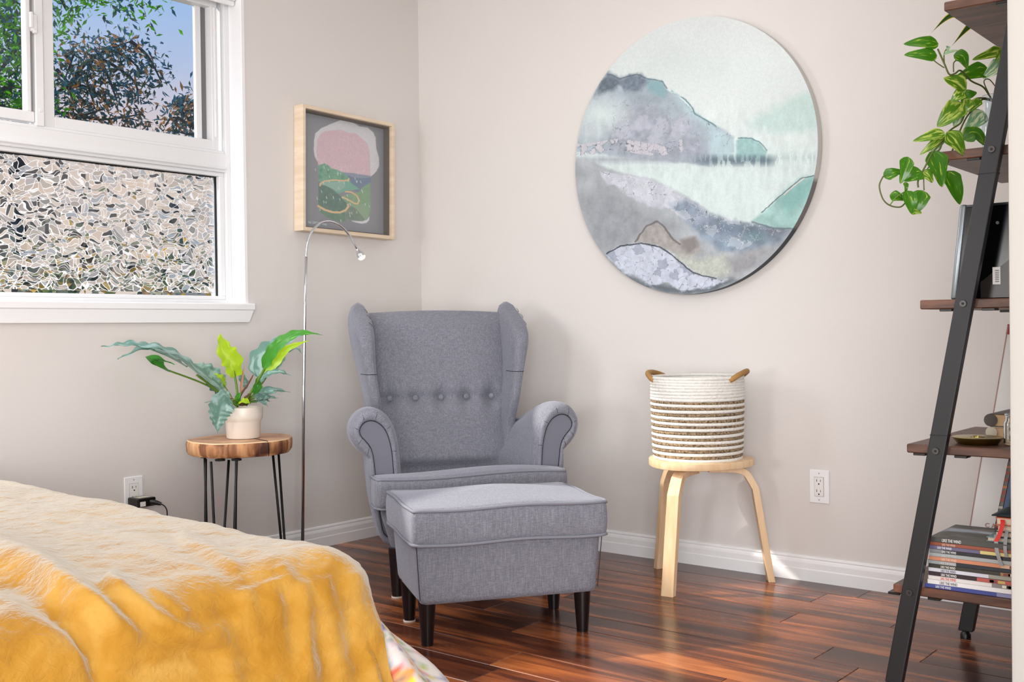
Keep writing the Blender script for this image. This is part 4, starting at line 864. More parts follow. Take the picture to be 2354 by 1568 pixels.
# ------------------------------------------------------------ leaves
def leafblade(name, spine, width, m, parent, nrm=(0, -.5, 1), waves=0, amp=0, fold=.25, nl=44, shape='lance', seed=0, edge=None, hint_axis=None):
    """blade grown along a 3D spine; waves/amp give the ruffled margin"""
    sp_ = spline(spine, 8); L_ = [0]
    for i in range(1, len(sp_)): L_.append(L_[-1]+(sp_[i]-sp_[i-1]).length)
    def at(t_):
        d = t_*L_[-1]
        for i in range(1, len(sp_)):
            if L_[i] >= d: k = (d-L_[i-1])/max(L_[i]-L_[i-1], 1e-9); return sp_[i-1].lerp(sp_[i], k)
        return sp_[-1]
    g_ = random.Random(seed); ph = g_.uniform(0, 6); NR = Vector(nrm).normalized(); cross = [-1, -.75, -.4, -.12, 0, .12, .4, .75, 1]; v = []; uv = []; f = []
    for i in range(nl+1):
        t_ = i/nl; c0 = at(t_); T = (at(min(1, t_+.02))-at(max(0, t_-.02))).normalized()
        sd = T.cross(NR).normalized(); nn = sd.cross(T).normalized()
        if shape == 'lance': w_ = (sin(pi*min(1, t_**.62*1.0)))**.8*(1-t_**7)
        elif shape == 'heart': w_ = (min(1, (t_*5.5)**.55))*(1-t_)**.62*1.18 if t_ < 1 else 0; w_ = min(w_, 1.0) if t_ < .5 else w_
        else: w_ = min(1, .55+t_*1.2)*(1-t_**3.0)
        for c_ in cross:
            wv = 1+(amp*sin(waves*2*pi*t_+ph+(0 if c_ < 0 else 1.3)))*(abs(c_) > .5)
            ww = width*.5*w_*wv
            back = 0
            if shape == 'heart' and t_ < .12: back = -.10*width*abs(c_)*(1-t_/.12)
            rip = amp*width*.35*cos(waves*2*pi*t_+ph+(0 if c_ < 0 else 1.3))*abs(c_)**2
            v.append(c0+sd*c_*ww+nn*(fold*ww*abs(c_)+rip)+T*back); uv.append((t_, .5+c_*.5))
    K = len(cross)
    for i in range(nl):
        for j in range(K-1): f.append((i*K+j, i*K+j+1, (i+1)*K+j+1, (i+1)*K+j))
    o = raw(name, v, f, m, parent, True, True, uv)
    if edge:
        o.data.materials.append(M[edge])
        for idx, pg in enumerate(o.data.polygons):
            if idx % (K-1) in (0, K-2): pg.material_index = 1
    return o

# ------------------------------------------------------------ potted philodendron on the side table
PD = 4.03
pc = on(557, 1004, 2, TZ+.001); pc = Vector((2.467, 3.300, TZ))
D0 = (pc-CAM).dot(FW)
pp_ = thing('potted_philodendron', 'philodendron with long blue green leaves in a cream pot on log table', 'plant', tuple(pc))
pot = lathe('pot', [(.0001, .0015), (.058, .0015), (.0605, .006), (.0635, .060), (.066, .066), (.070, .072), (.0715, .080), (.0725, .112), (.0715, .1145), (.069, .1145), (.067, .105), (.0001, .100)], 'pot', None, seg=48)
pot.data.transform(Matrix.Translation(pc)); pot.data.transform(MW[pp_.name].inverted()); pot.parent = pp_; MW[pot.name] = MW[pp_.name].copy()
o = lathe('soil', [(.0001, .104), (.066, .104)], 'soil', None, seg=30); o.parent = pp_
def PX(x, y, d=0): return P(x, y, D0+d)
cz = [(545, 925), (560, 925), (552, 918)]
def Lf(pts, width, m, **kw): return leafblade('leaf', [PX(*q) for q in pts], width, m, pp_, **kw)
def Sm(pts, r=.0032, m='stem'): tube('leaf_stalk', spline([PX(*q) for q in pts], 6), r, m, pp_, True, 7, smooth=True)
Sm([(548, 935, 0), (500, 898, -.03), (452, 862, -.08)], .0042)
Lf([(520, 912, -.02), (452, 858, -.08), (400, 818, -.13), (340, 800, -.19), (270, 826, -.25)], .115, 'leafblue', nrm=(.1, -.35, 1), waves=7, amp=.11, seed=1)
Lf([(430, 845, -.06), (380, 818, -.12), (310, 795, -.20), (232, 797, -.28)], .10, 'leafblue', nrm=(.1, -.3, 1), waves=6, amp=.11, seed=2)
Sm([(546, 935, 0), (480, 888, -.03), (388, 852, -.10)], .0034)
Lf([(392, 854, -.10), (370, 845, -.12), (350, 825, -.12), (402, 838, -.10)], .06, 'leafgreen', nrm=(0, -.4, 1), waves=3, amp=.12, seed=3)
Lf([(506, 905, .03), (480, 868, .02), (455, 845, .0), (440, 838, -.02)], .13, 'leafblue', nrm=(.3, -.9, .5), waves=6, amp=.10, seed=4)
Lf([(516, 890, .05), (508, 870, .03), (490, 858, .02)], .04, 'leaflime', nrm=(.3, -.8, .5), waves=4, amp=.15, seed=5)
Sm([(540, 928, 0), (528, 905, .02), (514, 885, .04)], .0022, 'stem')
Sm([(547, 928, 0), (544, 890, 0), (537, 850, 0)], .0042)
Lf([(541, 866, 0), (532, 830, -.01), (516, 805, -.02), (505, 768, -.02)], .105, 'leaflime', nrm=(.1, -1, .15), waves=4, amp=.11, seed=6, shape='lime', fold=.1)
Lf([(553, 905, .01), (556, 870, .01), (562, 836, 0)], .016, 'peach', nrm=(.3, -1, .1), seed=7)
Lf([(565, 895, .07), (552, 860, .08), (545, 838, .09)], .045, 'leafblue', nrm=(.2, -1, .2), waves=3, amp=.1, seed=8)
Sm([(560, 930, 0), (590, 880, -.02), (612, 840, -.03)], .0050, 'stem')
Lf([(606, 850, -.03), (622, 815, -.05), (650, 785, -.07), (690, 766, -.08), (742, 770, -.09)], .048, 'leafgreen', nrm=(-.5, -.75, .6), waves=6, amp=.11, seed=9)
Lf([(596, 868, .02), (598, 830, .03), (632, 798, .05), (700, 768, .05)], .085, 'leafblue', nrm=(-.4, -.6, .8), waves=6, amp=.12, seed=10)
Sm([(562, 930, 0), (600, 885, .02), (630, 840, .03)], .003, 'stem')
Lf([(608, 865, .02), (640, 825, .02), (665, 800, .0), (716, 781, .0)], .036, 'leaflime', nrm=(-.5, -.75, .5), waves=5, amp=.10, seed=11)
Lf([(620, 850, .06), (650, 815, .08), (680, 802, .08), (694, 812, .08)], .075, 'leafblue', nrm=(-.2, -.5, 1), waves=4, amp=.10, seed=12)
Lf([(592, 882, .0), (612, 866, .0), (640, 856, 0), (670, 864, 0)], .055, 'leafblue', nrm=(-.2, -.4, 1), waves=5, amp=.10, seed=13)
Lf([(598, 872, .05), (615, 862, .06), (640, 853, .07)], .035, 'leafblue', nrm=(-.2, -.4, 1), waves=4, amp=.10, seed=14)
Lf([(588, 905, -.01), (590, 880, -.02), (594, 865, -.02)], .05, 'leafgreen', nrm=(.2, -1, .1), waves=3, amp=.12, seed=15)
Sm([(570, 925, 0), (585, 905, 0), (596, 888, 0)], .0026)
for q in ([(585, 912, -.02), (610, 902, -.04), (645, 908, -.05)], [(590, 905, .03), (620, 898, .05), (668, 902, .06)], [(588, 920, 0), (615, 916, 0), (640, 915, 0)], [(590, 925, -.03), (605, 926, -.05), (616, 935, -.05)], [(575, 928, -.05), (560, 924, -.06), (545, 930, -.06)], [(520, 925, .02), (500, 922, .03), (470, 926, .04)], [(585, 916, .05), (610, 908, .08), (640, 900, .09)], [(592, 922, .04), (612, 922, .06), (622, 924, .06)]):
    Lf(q, .050, 'leafblue' if q[0][0] != 575 else 'leaflime', nrm=(-.1, -.35, 1), waves=3, amp=.08, seed=int(q[0][0]))
    Sm([(562, 932, 0), ((562+q[0][0])/2, (926+q[0][1])/2, q[0][2]/2), q[0]], .002)
Lf([(532, 920, -.07), (515, 925, -.11), (503, 950, -.12), (500, 998, -.12)], .088, 'leafblue', nrm=(-.35, -1, .35), waves=9, amp=.10, seed=21)
Sm([(552, 932, -.02), (542, 920, -.06), (532, 920, -.07)], .003)
Lf([(548, 930, -.03), (545, 915, -.05), (555, 900, -.05)], .03, 'leafgreen', nrm=(0, -1, .3), seed=22)
for q in ([(550, 930, -.02), (552, 910, -.02), (572, 880, -.02), (582, 862, -.02)], [(556, 932, -.01), (562, 915, -.02), (575, 905, -.02)], [(565, 932, 0), (575, 915, 0), (570, 905, 0)], [(520, 918, 0), (535, 918, -.01), (545, 925, 0)]): tube('dry_sheath', spline([PX(*t_) for t_ in q], 5), [.006-.004*i/(5*(len(q)-1)) for i in range(5*(len(q)-1)+1)], 'brown', pp_, True, 7)

# ------------------------------------------------------------ slim floor lamp
YLm = 3.42
lp = thing('gooseneck_floor_lamp', 'slim chrome gooseneck reading lamp behind the side table, lit', 'lamp', tuple(on(695, 1250, 1, YLm).xy)+(0,))
b0 = on(695, 1262, 1, YLm); b0.z = 0
lathe('base', [(.0001, 0), (.085, 0), (.088, .006), (.08, .014), (.012, .018), (.007, .03), (.0001, .03)], mat('lamp_base', (.35, .35, .36), .3, .8), lp, seg=40)
tube('pole', [b0+Vector((0, 0, .02)), on(698, 900, 1, YLm), on(701, 700, 1, YLm), on(704, 590, 1, YLm)], [.0068, .0062, .006, .0058], 'chrome', lp, True, 14, smooth=True)
tube('gooseneck', spline([on(704, 592, 1, YLm), on(707, 560, 1, YLm), on(716, 534, 1, YLm), on(735, 514, 1, YLm), on(758, 509, 1, YLm-.02), on(782, 519, 1, YLm-.04), on(802, 540, 1, YLm-.05), on(817, 566, 1, YLm-.06), on(822, 575, 1, YLm-.06)], 6), .0050, 'chrome', lp, True, 12, smooth=True)
hA, hB = on(821, 573, 1, YLm-.06), on(832, 592, 1, YLm-.075); dh = (hB-hA).normalized()
hd = tube('lamp_head', [hA, hA+dh*.012, hA+dh*.016, hA+dh*.026, hA+dh*.037], [.007, .009, .013, .0165, .0172], 'chrome', lp, True, 20)
tube('bulb', [hA+dh*.0372, hA+dh*.043, hA+dh*.048], [.0160, .0145, .008], 'bulb', hd, True, 18)
ll = bpy.data.lights.new('lamp_spot', 'SPOT'); ll.energy = 2.2; ll.color = (1, .82, .6); ll.shadow_soft_size = .012; ll.spot_size = radians(110); ll.spot_blend = .7
lo_ = bpy.data.objects.new('lamp_spot', ll); COL.objects.link(lo_); lo_.location = hA+dh*.046; lo_.rotation_euler = dh.to_track_quat('-Z', 'Y').to_euler()

# ------------------------------------------------------------ three-legged stool and rope basket
SC = (3.492, 1.985, 0)
sl_ = thing('three_legged_stool', 'light birch three legged stool with bent legs by the right wall', 'stool', SC)
feet = [Vector((3.595, 2.215, 0))-Vector(SC), Vector((3.235, 1.962, 0))-Vector(SC), Vector((3.646, 1.778, 0))-Vector(SC)]
angs = [math.atan2(q.y, q.x) for q in feet]
out = []
for i in range(96):
    a = 2*pi*i/96; r_ = .1875
    for aa_ in angs: r_ += .0*cos(a-aa_)
    k = sum(math.exp(-((math.atan2(sin(a-x_), cos(a-x_)))/.62)**2) for x_ in angs)
    out.append(((.176+.026*k)*cos(a), (.176+.026*k)*sin(a), .4265))
prism('seat', out, (0, 0, 0), (0, 0, .0245), 'birch', sl_, bev=.003, smooth='auto')
for fi, q in enumerate(feet):
    d = Vector((q.x, q.y, 0)).normalized(); R_ = q.length; s_ = Vector((-d.y, d.x, 0)); pth = [d*(.035)+Vector((0, 0, .4115)), d*.10+Vector((0, 0, .4115)), d*.140+Vector((0, 0, .409)), d*.168+Vector((0, 0, .397)), d*.184+Vector((0, 0, .375)), d*(R_-(R_-.190)*.34/.42)+Vector((0, 0, .34)), d*(R_-(R_-.190)*.2/.42)+Vector((0, 0, .20)), d*R_]
    pth = [pth[0]]+spline(pth[1:6], 5)+[pth[6], pth[7]]
    v = []; f = []; K = len(pth)
    for i in range(K):
        a = pth[max(0, i-1)]; b_ = pth[min(K-1, i+1)]; T = (b_-a).normalized()
        if i == K-1: T = (pth[-1]-pth[-2]).normalized()
        nn = s_.cross(T).normalized(); th = .0120; hw = .020+.003*(i/K)
        if i == K-1: nn = Vector((d.x, d.y, 0))*-1 if nn.dot(d) < 0 else d
        for sa, sb in ((-1, -1), (1, -1), (1, 1), (-1, 1)): v.append(pth[i]+s_*hw*sa+nn*th*sb)
    for i in range(K-1):
        for j in range(4): f.append((i*4+j, i*4+(j+1) % 4, (i+1)*4+(j+1) % 4, (i+1)*4+j))
    f += [(3, 2, 1, 0), tuple((K-1)*4+j for j in range(4))]
    o = link('leg', bevmesh('leg', v, f, .002, 1), 'birch', sl_)
tube('centre_bracket', [(-.0, 0, .4235), (0, 0, .4145)], .034, mat('bracket_grey', (.75, .75, .74), .4), sl_, n_=6)

BR, BZ0, BH = .163, .4515, .3
bs_ = thing('rope_basket', 'round white cotton and jute rope basket standing on the birch stool', 'basket', (3.497, 1.990, BZ0))
NR = 28; pit = BH/NR
def brad(z): return BR*(1-.055*math.exp(-z/.035))*(1-.01*sin(z*20))
lathe('bottom', [(.0001, .001), (BR*.93, .001), (BR*.93, .006), (.0001, .006)], 'cotton', bs_, seg=40)
ringc = {}
for i in range(NR):
    z = pit*(i+.5); jute = (i < 20 and i % 2 == 1); R_ = brad(z)
    pts = [(R_*cos(2*pi*j/64), R_*sin(2*pi*j/64), z+.0012*sin(2*pi*j/64+i)) for j in range(64)]
    o = tube('rope_coil', pts, pit*(.50 if jute else .62), 'jute' if jute else 'cotton', bs_, n_=8, closed=True, smooth=True)
    if jute: o['label'] = 'brown jute coil'
va = math.atan2(-r0.y, -r0.x)
for a0, nm_ in ((math.atan2(RT.y, RT.x)-.36, 0), (math.atan2(RT.y, RT.x)+pi-.42, 1)):
    pts = []
    for t_ in np.linspace(-1, 1, 17):
        a = a0+t_*.64; lift = (1-abs(t_)**2.2); rr = brad(.3)+.004+.012*lift
        pts.append((rr*cos(a), rr*sin(a), BH-.016+.032*lift*(1 if nm_ == 0 else .85)))
    hd = tube('handle', pts, [.0068]+[.0098]*15+[.0068], 'tan', bs_, n_=12, smooth=True)
    for i in range(1, 16):
        for sb in (0, .5):
            p0 = Vector(pts[i]).lerp(Vector(pts[i+1 if i < 16 else i]), sb) if i < 15 else Vector(pts[i])
    K = 0

# ------------------------------------------------------------ bed, floral duvet, fleece blanket
XE, YE, ZT_ = 1.525, 1.60, .492
bd = thing('bed', 'bed under the duvet and blanket at lower left', 'bed', (.3, 2.5, 0))
box('frame', (-1.2, YE+.06, .05), (XE-.06, 3.40, .20), mat('bed_wood', (.5, .4, .3), .5), bd, True, .01)
box('mattress', (-1.2, YE+.04, .20), (XE-.05, 3.42, ZT_-.035), mat('mattress_white', (.9, .9, .88), .8), bd, True, .03, 3, smooth=True)
for x in (-1.15, XE-.12):
    for y in (YE+.1, 3.34): box('leg', (x, y, 0), (x+.05, y+.05, .05), 'legblk', bd, True, .003)
def drape(a, b_, off=0, R=.085, flare=.25, fold=1., seed=0, zc=ZT_, k0=.34, kw=.45):
    """cloth lying on the bed: a along x, b along y; beyond the edges it turns down and hangs"""
    ox, oy = max(0, a-(XE-R)), max(0, (YE+R)-b_); r_ = sqrt(ox*ox+oy*oy)
    bx, by = min(a, XE-R), max(b_, YE+R)
    crown = .012*sm((XE-a)/.5)*sm((b_-YE)/.4)
    flare = flare+(.66-flare)*(sm((ox/max(r_, 1e-6)-k0)/kw) if r_ > 0 else 0)
    base = zc+off+crown+.022*(max(min(b_, 3.4), YE)-2.6)+.010*noise.noise(Vector((a*3, b_*3, seed)))+.006*noise.noise(Vector((a*8, b_*5, seed+4)))
    if r_ < 1e-6: return Vector((bx, by, base))
    nx, ny = ox/r_, -oy/r_; th = min(r_/R, pi/2)
    outw = R*sin(th)+off*sin(th); dn = R*(1-cos(th))
    if r_ > R*pi/2:
        rem = r_-R*pi/2; outw += rem*flare; dn += rem*sqrt(max(0, 1-flare**2))
        ang = math.atan2(-ny, nx)
        if nx < .02: par_ = a*1.0; kk = 0
        elif ny > -.02: par_ = 3+b_; kk = 0
        else: par_ = XE+ang*.35; kk = 1
        amp_ = fold*.030*sm(rem/.25)*(1+.6*kk)
        outw += amp_*(sin(par_*26+seed+.8*sin(par_*9))+.5*sin(par_*47+1+seed))+.012*fold*sm(rem/.2)*noise.noise(Vector((par_*10, rem*3, seed)))*2
    q = Vector((bx+nx*outw, by+ny*outw, base-dn)); return q
FWD = .46
# duvet with printed flowers
na, nb = 150, 230
A0_, A1_, B0_, B1_ = -1.0, XE+.48, YE-.50, 3.40
PXY = [(A0_+(A1_-A0_)*(i/na), B0_+(B1_-B0_)*(j/nb)) for j in range(nb+1) for i in range(na+1)]
def duv(u, v_):
    a, b_ = A0_+(A1_-A0_)*u, B0_+(B1_-B0_)*v_; q = drape(a, b_, -.012+.022*sm((a-(XE-.045))/.06)*sm((YE+.05-b_)/.12), R=.10, flare=.45, fold=.30, seed=2, k0=.14, kw=.34); q.z = max(q.z, .012)
    if a < .3 and b_ > YE: q.z += .015*sm((.3-a)/.3)
    return q
dv = gridmesh('floral_duvet', duv, na, nb, None, smooth=True); dv.data.materials.append(M['paint'])
X = np.array([q[0] for q in PXY])*1000; Y = np.array([q[1] for q in PXY])*1000
p = Paint(X, Y, (.86, .835, .82)); g_ = random.Random(3)
for k in range(760):
    fx, fy = g_.uniform(1350, 2000), g_.uniform(1050, 1900)
    c3 = g_.choice([(.93, .58, .20), (.95, .83, .20), (.86, .33, .28), (.52, .46, .66), (.40, .45, .70), (.80, .60, .68), (.45, .62, .42), (.93, .60, .22)])
    a = g_.uniform(0, 6.28); L_ = g_.uniform(9, 20); p.poly([(fx, fy), (fx+L_*cos(a-.3), fy+L_*sin(a-.3)), (fx+2*L_*cos(a), fy+2*L_*sin(a)), (fx+L_*cos(a+.3), fy+L_*sin(a+.3))], c3, 3)
for fx, fy in ((1600, 1545), (1660, 1390), (1530, 1400), (1700, 1600), (1450, 1350), (1560, 1280)):
    for k in range(6):
        a = k*pi/3+.3; c3 = (.97, .86, .22) if k % 2 else (.94, .58, .22); p.poly([(fx, fy), (fx+20*cos(a-.4), fy+20*sin(a-.4)), (fx+42*cos(a), fy+42*sin(a)), (fx+20*cos(a+.4), fy+20*sin(a+.4))], c3, 3)
    p.blob(fx, fy, 9, 9, (.50, .38, .40), 1, .3)
setcol(dv, p.c); tag(dv, 'white duvet with orange, yellow and violet flowers hanging below the blanket corner', 'duvet')
# mustard fleece blanket on top, one broad diagonal fold
na, nb = 270, 320
A1_ = XE-.008; B0_ = YE-.52; A0_ = -.95; B1_ = 3.36
def blk0(u, v_):
    b_ = B0_+(B1_-B0_)*v_; hang = max(0, YE-b_)
    a1 = A1_-.020*sm(hang/.16)+.006*sin(b_*30); a = A0_+(a1-A0_)*u
    q = drape(a, b_, .022, R=.10, flare=.47, fold=.30, seed=2); q.z = max(q.z, .03); return q
base_ = [blk0(i/na, j/nb) for j in range(nb+1) for i in range(na+1)]
BV = np.array([tuple(q) for q in base_]).reshape(nb+1, na+1, 3)
gu = np.gradient(BV, axis=1); gv = np.gradient(BV, axis=0); NRM = np.cross(gu, gv); NRM /= np.linalg.norm(NRM, axis=2, keepdims=True)+1e-9
qx, qy = proj(BV.reshape(-1, 3)); qx = qx.reshape(nb+1, na+1); qy = qy.reshape(nb+1, na+1)
H_ = np.zeros(qx.shape)
def fold(pts, wd_, h, down=0):
    """a crease of the cloth: raised ridge with a soft slope on one side"""
    global H_
    pts = [(p.x, p.y) for p in spline([(x, y, 0) for x, y in pts], 5)]
    d = pdist(qx, qy, pts, False); best = np.full(qx.shape, 1e9); tt = np.zeros(qx.shape); sg_ = np.zeros(qx.shape)
    for i in range(len(pts)-1):
        ax, ay = pts[i]; bx, by = pts[i+1]; dx, dy = bx-ax, by-ay; k = np.clip(((qx-ax)*dx+(qy-ay)*dy)/(dx*dx+dy*dy+1e-9), 0, 1); dd = np.hypot(qx-ax-k*dx, qy-ay-k*dy)
        m_ = dd < best; best = np.where(m_, dd, best); tt = np.where(m_, (i+k)/(len(pts)-1), tt); sg_ = np.where(m_, np.sign(dx*(qy-ay)-dy*(qx-ax)), sg_)
    w2 = np.where(sg_ > 0, wd_, wd_*1.7); env = np.clip(np.minimum(tt/.12, (1-tt)/.2), 0, 1); env = env*env*(3-2*env)
    H_ += h*np.exp(-(best/w2)**2)*(env if pts[0][0] > 5 else np.clip((1-tt)/.2, 0, 1))
    if down: H_ -= down*np.exp(-((best-wd_*2.1)/(wd_*1.1))**2)*(sg_ > 0)*env
fold([(-60, 1262), (0, 1282), (68, 1303), (135, 1348), (194, 1395), (252, 1438), (330, 1480)], 24, .030, .014)
fold([(112, 1377), (180, 1431), (214, 1500), (240, 1600)], 16, -.018)
fold([(234, 1326), (275, 1362), (315, 1395), (405, 1454), (518, 1488)], 15, .018, .006)
fold([(340, 1350), (400, 1400), (430, 1430)], 10, .008)
fold([(400, 1235), (480, 1268), (560, 1312)], 12, .008, .003)
fold([(560, 1350), (575, 1400), (600, 1470), (640, 1600)], 26, .014, .006)
fold([(480, 1440), (520, 1500), (540, 1600)], 26, .012)
fold([(620, 1330), (640, 1400), (650, 1480), (690, 1600)], 22, .013, .005)
fold([(690, 1330), (700, 1400), (700, 1480), (712, 1600)], 20, .016, .007)
fold([(745, 1320), (755, 1400), (765, 1480), (800, 1600)], 20, .013, .005)
fold([(640, 1300), (660, 1330), (650, 1360)], 12, .008)
fold([(800, 1310), (822, 1380), (850, 1470), (880, 1600)], 20, .010, .004)
for j in range(0, nb+1):
    for i in range(0, na+1):
        x_, y_, z_ = BV[j, i]; H_[j, i] += .0035*noise.noise(Vector((x_*20, y_*20, z_*20)))+.0018*noise.noise(Vector((x_*55, y_*55, z_*55)))
BV = BV+NRM*H_[..., None]*np.where(NRM[..., 2:3] < -.2, -1, 1); BV[..., 2] = np.maximum(BV[..., 2], .02)
W_ = na+1; i0 = np.arange(nb*W_).reshape(nb, W_)[:, :na].ravel()
bl = raw('fleece_blanket', BV.reshape(-1, 3).tolist(), [(int(i), int(i)+1, int(i)+W_+1, int(i)+W_) for i in i0], 'fleece', smooth=True)
tag(bl, 'mustard yellow fleece blanket spread over the bed and hanging in folds', 'blanket')

# ------------------------------------------------------------ ladder shelf
SY = lambda z: 1.022-.187*z       # left edge (far side) of the rail
ls = thing('ladder_shelf', 'leaning industrial ladder shelf with brown boards and dark steel rails', 'shelf', (3.03, .9, 0))
RX0, RX1 = 2.722, 2.747; RX2, RX3 = 3.31, 3.335
for (a, b_), nm_ in (((RX0, RX1), 0), ((RX2, RX3), 1)):
    v = []; zt = 1.96
    def py_(z): return SY(z)
    rl = hexa('side_rail', [(x, py_(z)-w_, z) for x in (a, b_) for w_ in (0, .042) for z in (.022, zt)], 'steel', ls, True, .003, 2)
    tube('levelling_foot', [((a+b_)/2, SY(0)-.023, 0), ((a+b_)/2, SY(0)-.023, .012), ((a+b_)/2, SY(0)-.023, .024)], [.015, .015, .007], 'black', rl, True, 14)
    for z in (.655, 1.285):
        hexa('rail_joint', [(x, py_(zz)-w_, zz) for x in (a-.0008, b_+.0008) for w_ in (-.0008, .0428) for zz in (z, z+.002)], 'rubber', rl, True, 0)
for zz in (1.93,): box('cross_bar', (RX1, SY(zz)-.034, zz-.01), (RX2, SY(zz)-.010, zz+.01), 'steel', ls, True, .002)
SH = [(.247, .270, 1.003), (.606, .628, .966), (.966, .989, .930), (1.330, 1.353, .888), (1.695, 1.718, .866)]
for z0, z1, yf in SH:
    bo = box('shelf_board', (RX1, .63, z0), (3.31, yf, z1), 'shelfwood', ls, True, .0025)
    # the board's nose sticks out past the rail line on the camera side too
    yb_ = SY((z0+z1)/2)-.021
    for x, s in ((RX0, -1), (RX3, 1)):
        tube('bolt', [(x, yb_, (z0+z1)/2), (x+s*.0035, yb_, (z0+z1)/2)], [.009, .008], 'boltm', ls, True, 16)
        tube('bolt_socket', [(x+s*.0034, yb_, (z0+z1)/2), (x+s*.0040, yb_, (z0+z1)/2)], [.0035, .0035], 'dark', ls, True, 6)
    for x in (RX1+.002, 3.27):
        for dy in (.035, -.065): box('bracket', (x, yb_+dy, z0-.006), (x+.035, yb_+dy+.03, z0+.0), 'black', ls, True, .001)

# magazines lying on the bottom board
ZS = .2705; GR = 'magazines stacked on the bottom shelf board'
mags = [('blue', (.27, .31, .58), (.9, .9, .92), .0100, 'lowest magazine of the stack with a blue spine'),
        ('white', (.93, .92, .92), (.45, .45, .46), .0112, 'white spined magazine with grey lettering just above the blue one'),
        ('redwhite', (.90, .88, .87), (.86, .42, .36), .0100, 'white spined magazine with red lettering, third from the bottom'),
        ('blackred', (.20, .15, .17), (.95, .95, .95), .0100, 'black spined magazine turning red towards its right end'),
        ('lavender', (.84, .84, .88), (.5, .5, .54), .0096, 'pale lavender spined magazine with grey lettering mid stack'),
        ('speckle', (.22, .21, .18), (.93, .92, .88), .0094, 'dark brown spined magazine with green specks at the left end'),
        ('navy', (.15, .18, .22), (.82, .82, .8), .0096, 'navy spined magazine with a grey left end under the peach one'),
        ('peach', (.82, .55, .42), (.93, .83, .76), .0098, 'peach orange spined magazine in the middle of the stack'),
        ('silver', (.66, .68, .68), (.80, .82, .82), .0094, 'silver grey spined magazine above the peach one'),
        ('charcoal', (.17, .17, .19), (.92, .92, .92), .0092, 'charcoal spined magazine with a grey left end'),
        ('purple', (.42, .40, .52), (.95, .95, .97), .0092, 'purple and yellow spined magazine, third from the top'),
        ('rust', (.60, .33, .24), (.88, .75, .68), .0086, 'rust orange spined magazine directly under the top one'),
        ('top', (.30, .30, .29), (.93, .93, .92), .0122, 'topmost magazine with a grey lake landscape on its cover')]
z = ZS; MX = 2.757; pmat = mat('magazine_pages', (.88, .87, .85), .7)
sec = {'blackred': ((.74, .36, .34), .42), 'speckle': ((.66, .50, .33), .62), 'navy': ((.62, .64, .65), -.25), 'charcoal': ((.55, .55, .56), -.12), 'purple': ((.86, .80, .52), .48), 'blue': ((.55, .56, .70), .62), 'peach': ((.86, .72, .60), .62), 'redwhite': ((.55, .52, .52), .55), 'lavender': ((.62, .62, .56), .52)}
for i, (k, c3, tcol, h, lab) in enumerate(mags):
    y1 = .918+random.uniform(-.002, .002)-(.004 if i > 6 else 0); y1 = .926 if k == 'blue' else y1; y1 = .925 if k == 'purple' else y1; x0 = MX+random.uniform(-.001, .0015); y0 = y1-.275; x1 = x0+.205
    t_ = thing('magazine', lab, 'magazine', ((x0+x1)/2, (y0+y1)/2, z), 0, GR)
    mm = mat('cover_'+k, c3, .4)
    box('page_block', (x0+.001, y0+.001, z+.0006), (x1-.0005, y1-.0006, z+h-.0008), pmat, t_, True, 0)
    if k == 'top':
        cv_ = None
        o = gridmesh('front_cover', lambda u, v_: (x0+u*(x1-x0), y1-v_*(y1-y0), z+h-.0003), 60, 80, 'paint', t_, True, False)
        U, V_ = np.meshgrid(np.linspace(0, 1, 61), np.linspace(0, 1, 81)); U, V_ = U.ravel()*100, V_.ravel()*130
        p = Paint(U, V_, (.40, .40, .38)); p.poly([(0, 0), (30, 0), (30, 130), (0, 130)], (.45, .44, .41), 8, 5, 20, tex=.5, texsc=12); p.poly([(35, 0), (50, 5), (55, 60), (40, 110), (30, 130), (55, 130), (75, 80), (78, 20), (72, 0)], (.72, .76, .80), 5, 6, 20)
        p.poly([(78, 0), (100, 0), (100, 130), (82, 130)], (.36, .35, .34), 5, 6, 20, tex=.6, texsc=10); p.poly([(74, 30), (84, 30), (86, 100), (76, 120)], (.62, .54, .52), 5, 5, 14); p.poly([(58, 40), (66, 40), (64, 62), (56, 62)], (.86, .87, .92), 1.5)
        setcol(o, p.c)
    else: box('front_cover', (x0, y0, z+h-.0009), (x1, y1, z+h-.0003), mm, t_, True, 0)
    box('back_cover', (x0, y0, z+.0002), (x1, y1, z+.0008), mm, t_, True, 0)
    sp_ = box('spine', (x0-.0008, y0, z+.0002), (x0+.0004, y1, z+h-.0003), mm, t_, True, .0003)
    if k in sec:
        cc, fr_ = sec[k]; W_ = y1-y0
        a, b_ = (y0, y1-W_*fr_) if fr_ > 0 else (y1+W_*fr_, y1)
        box('spine_picture', (x0-.0011, a, z+.0005), (x0-.0007, b_, z+h-.0006), mat('spine2_'+k, cc, .45), sp_, True, 0)
        if k in ('blackred', 'purple', 'peach', 'speckle', 'lavender', 'redwhite'):
            for q in range(7):
                ya_ = a+random.uniform(0, b_-a-.02); box('spine_mark', (x0-.0013, ya_, z+.0015), (x0-.0010, ya_+random.uniform(.006, .02), z+h*.8), mat('mk', random.choice([(.9, .88, .8), (.25, .24, .25), (.8, .7, .4), (.5, .3, .3)]), .5), sp_, True, 0)
    ty = y1-.030 if k != 'blue' else y1-.026
    text('spine_title', 'LIKE THE WIND', h*.86, mat('ink_'+k, tcol, .6), (x0-.0014, ty, z+h*.2), (0, -1, 0), (0, 0, 1), sp_, squash=.62)
    z += h
ZM = z

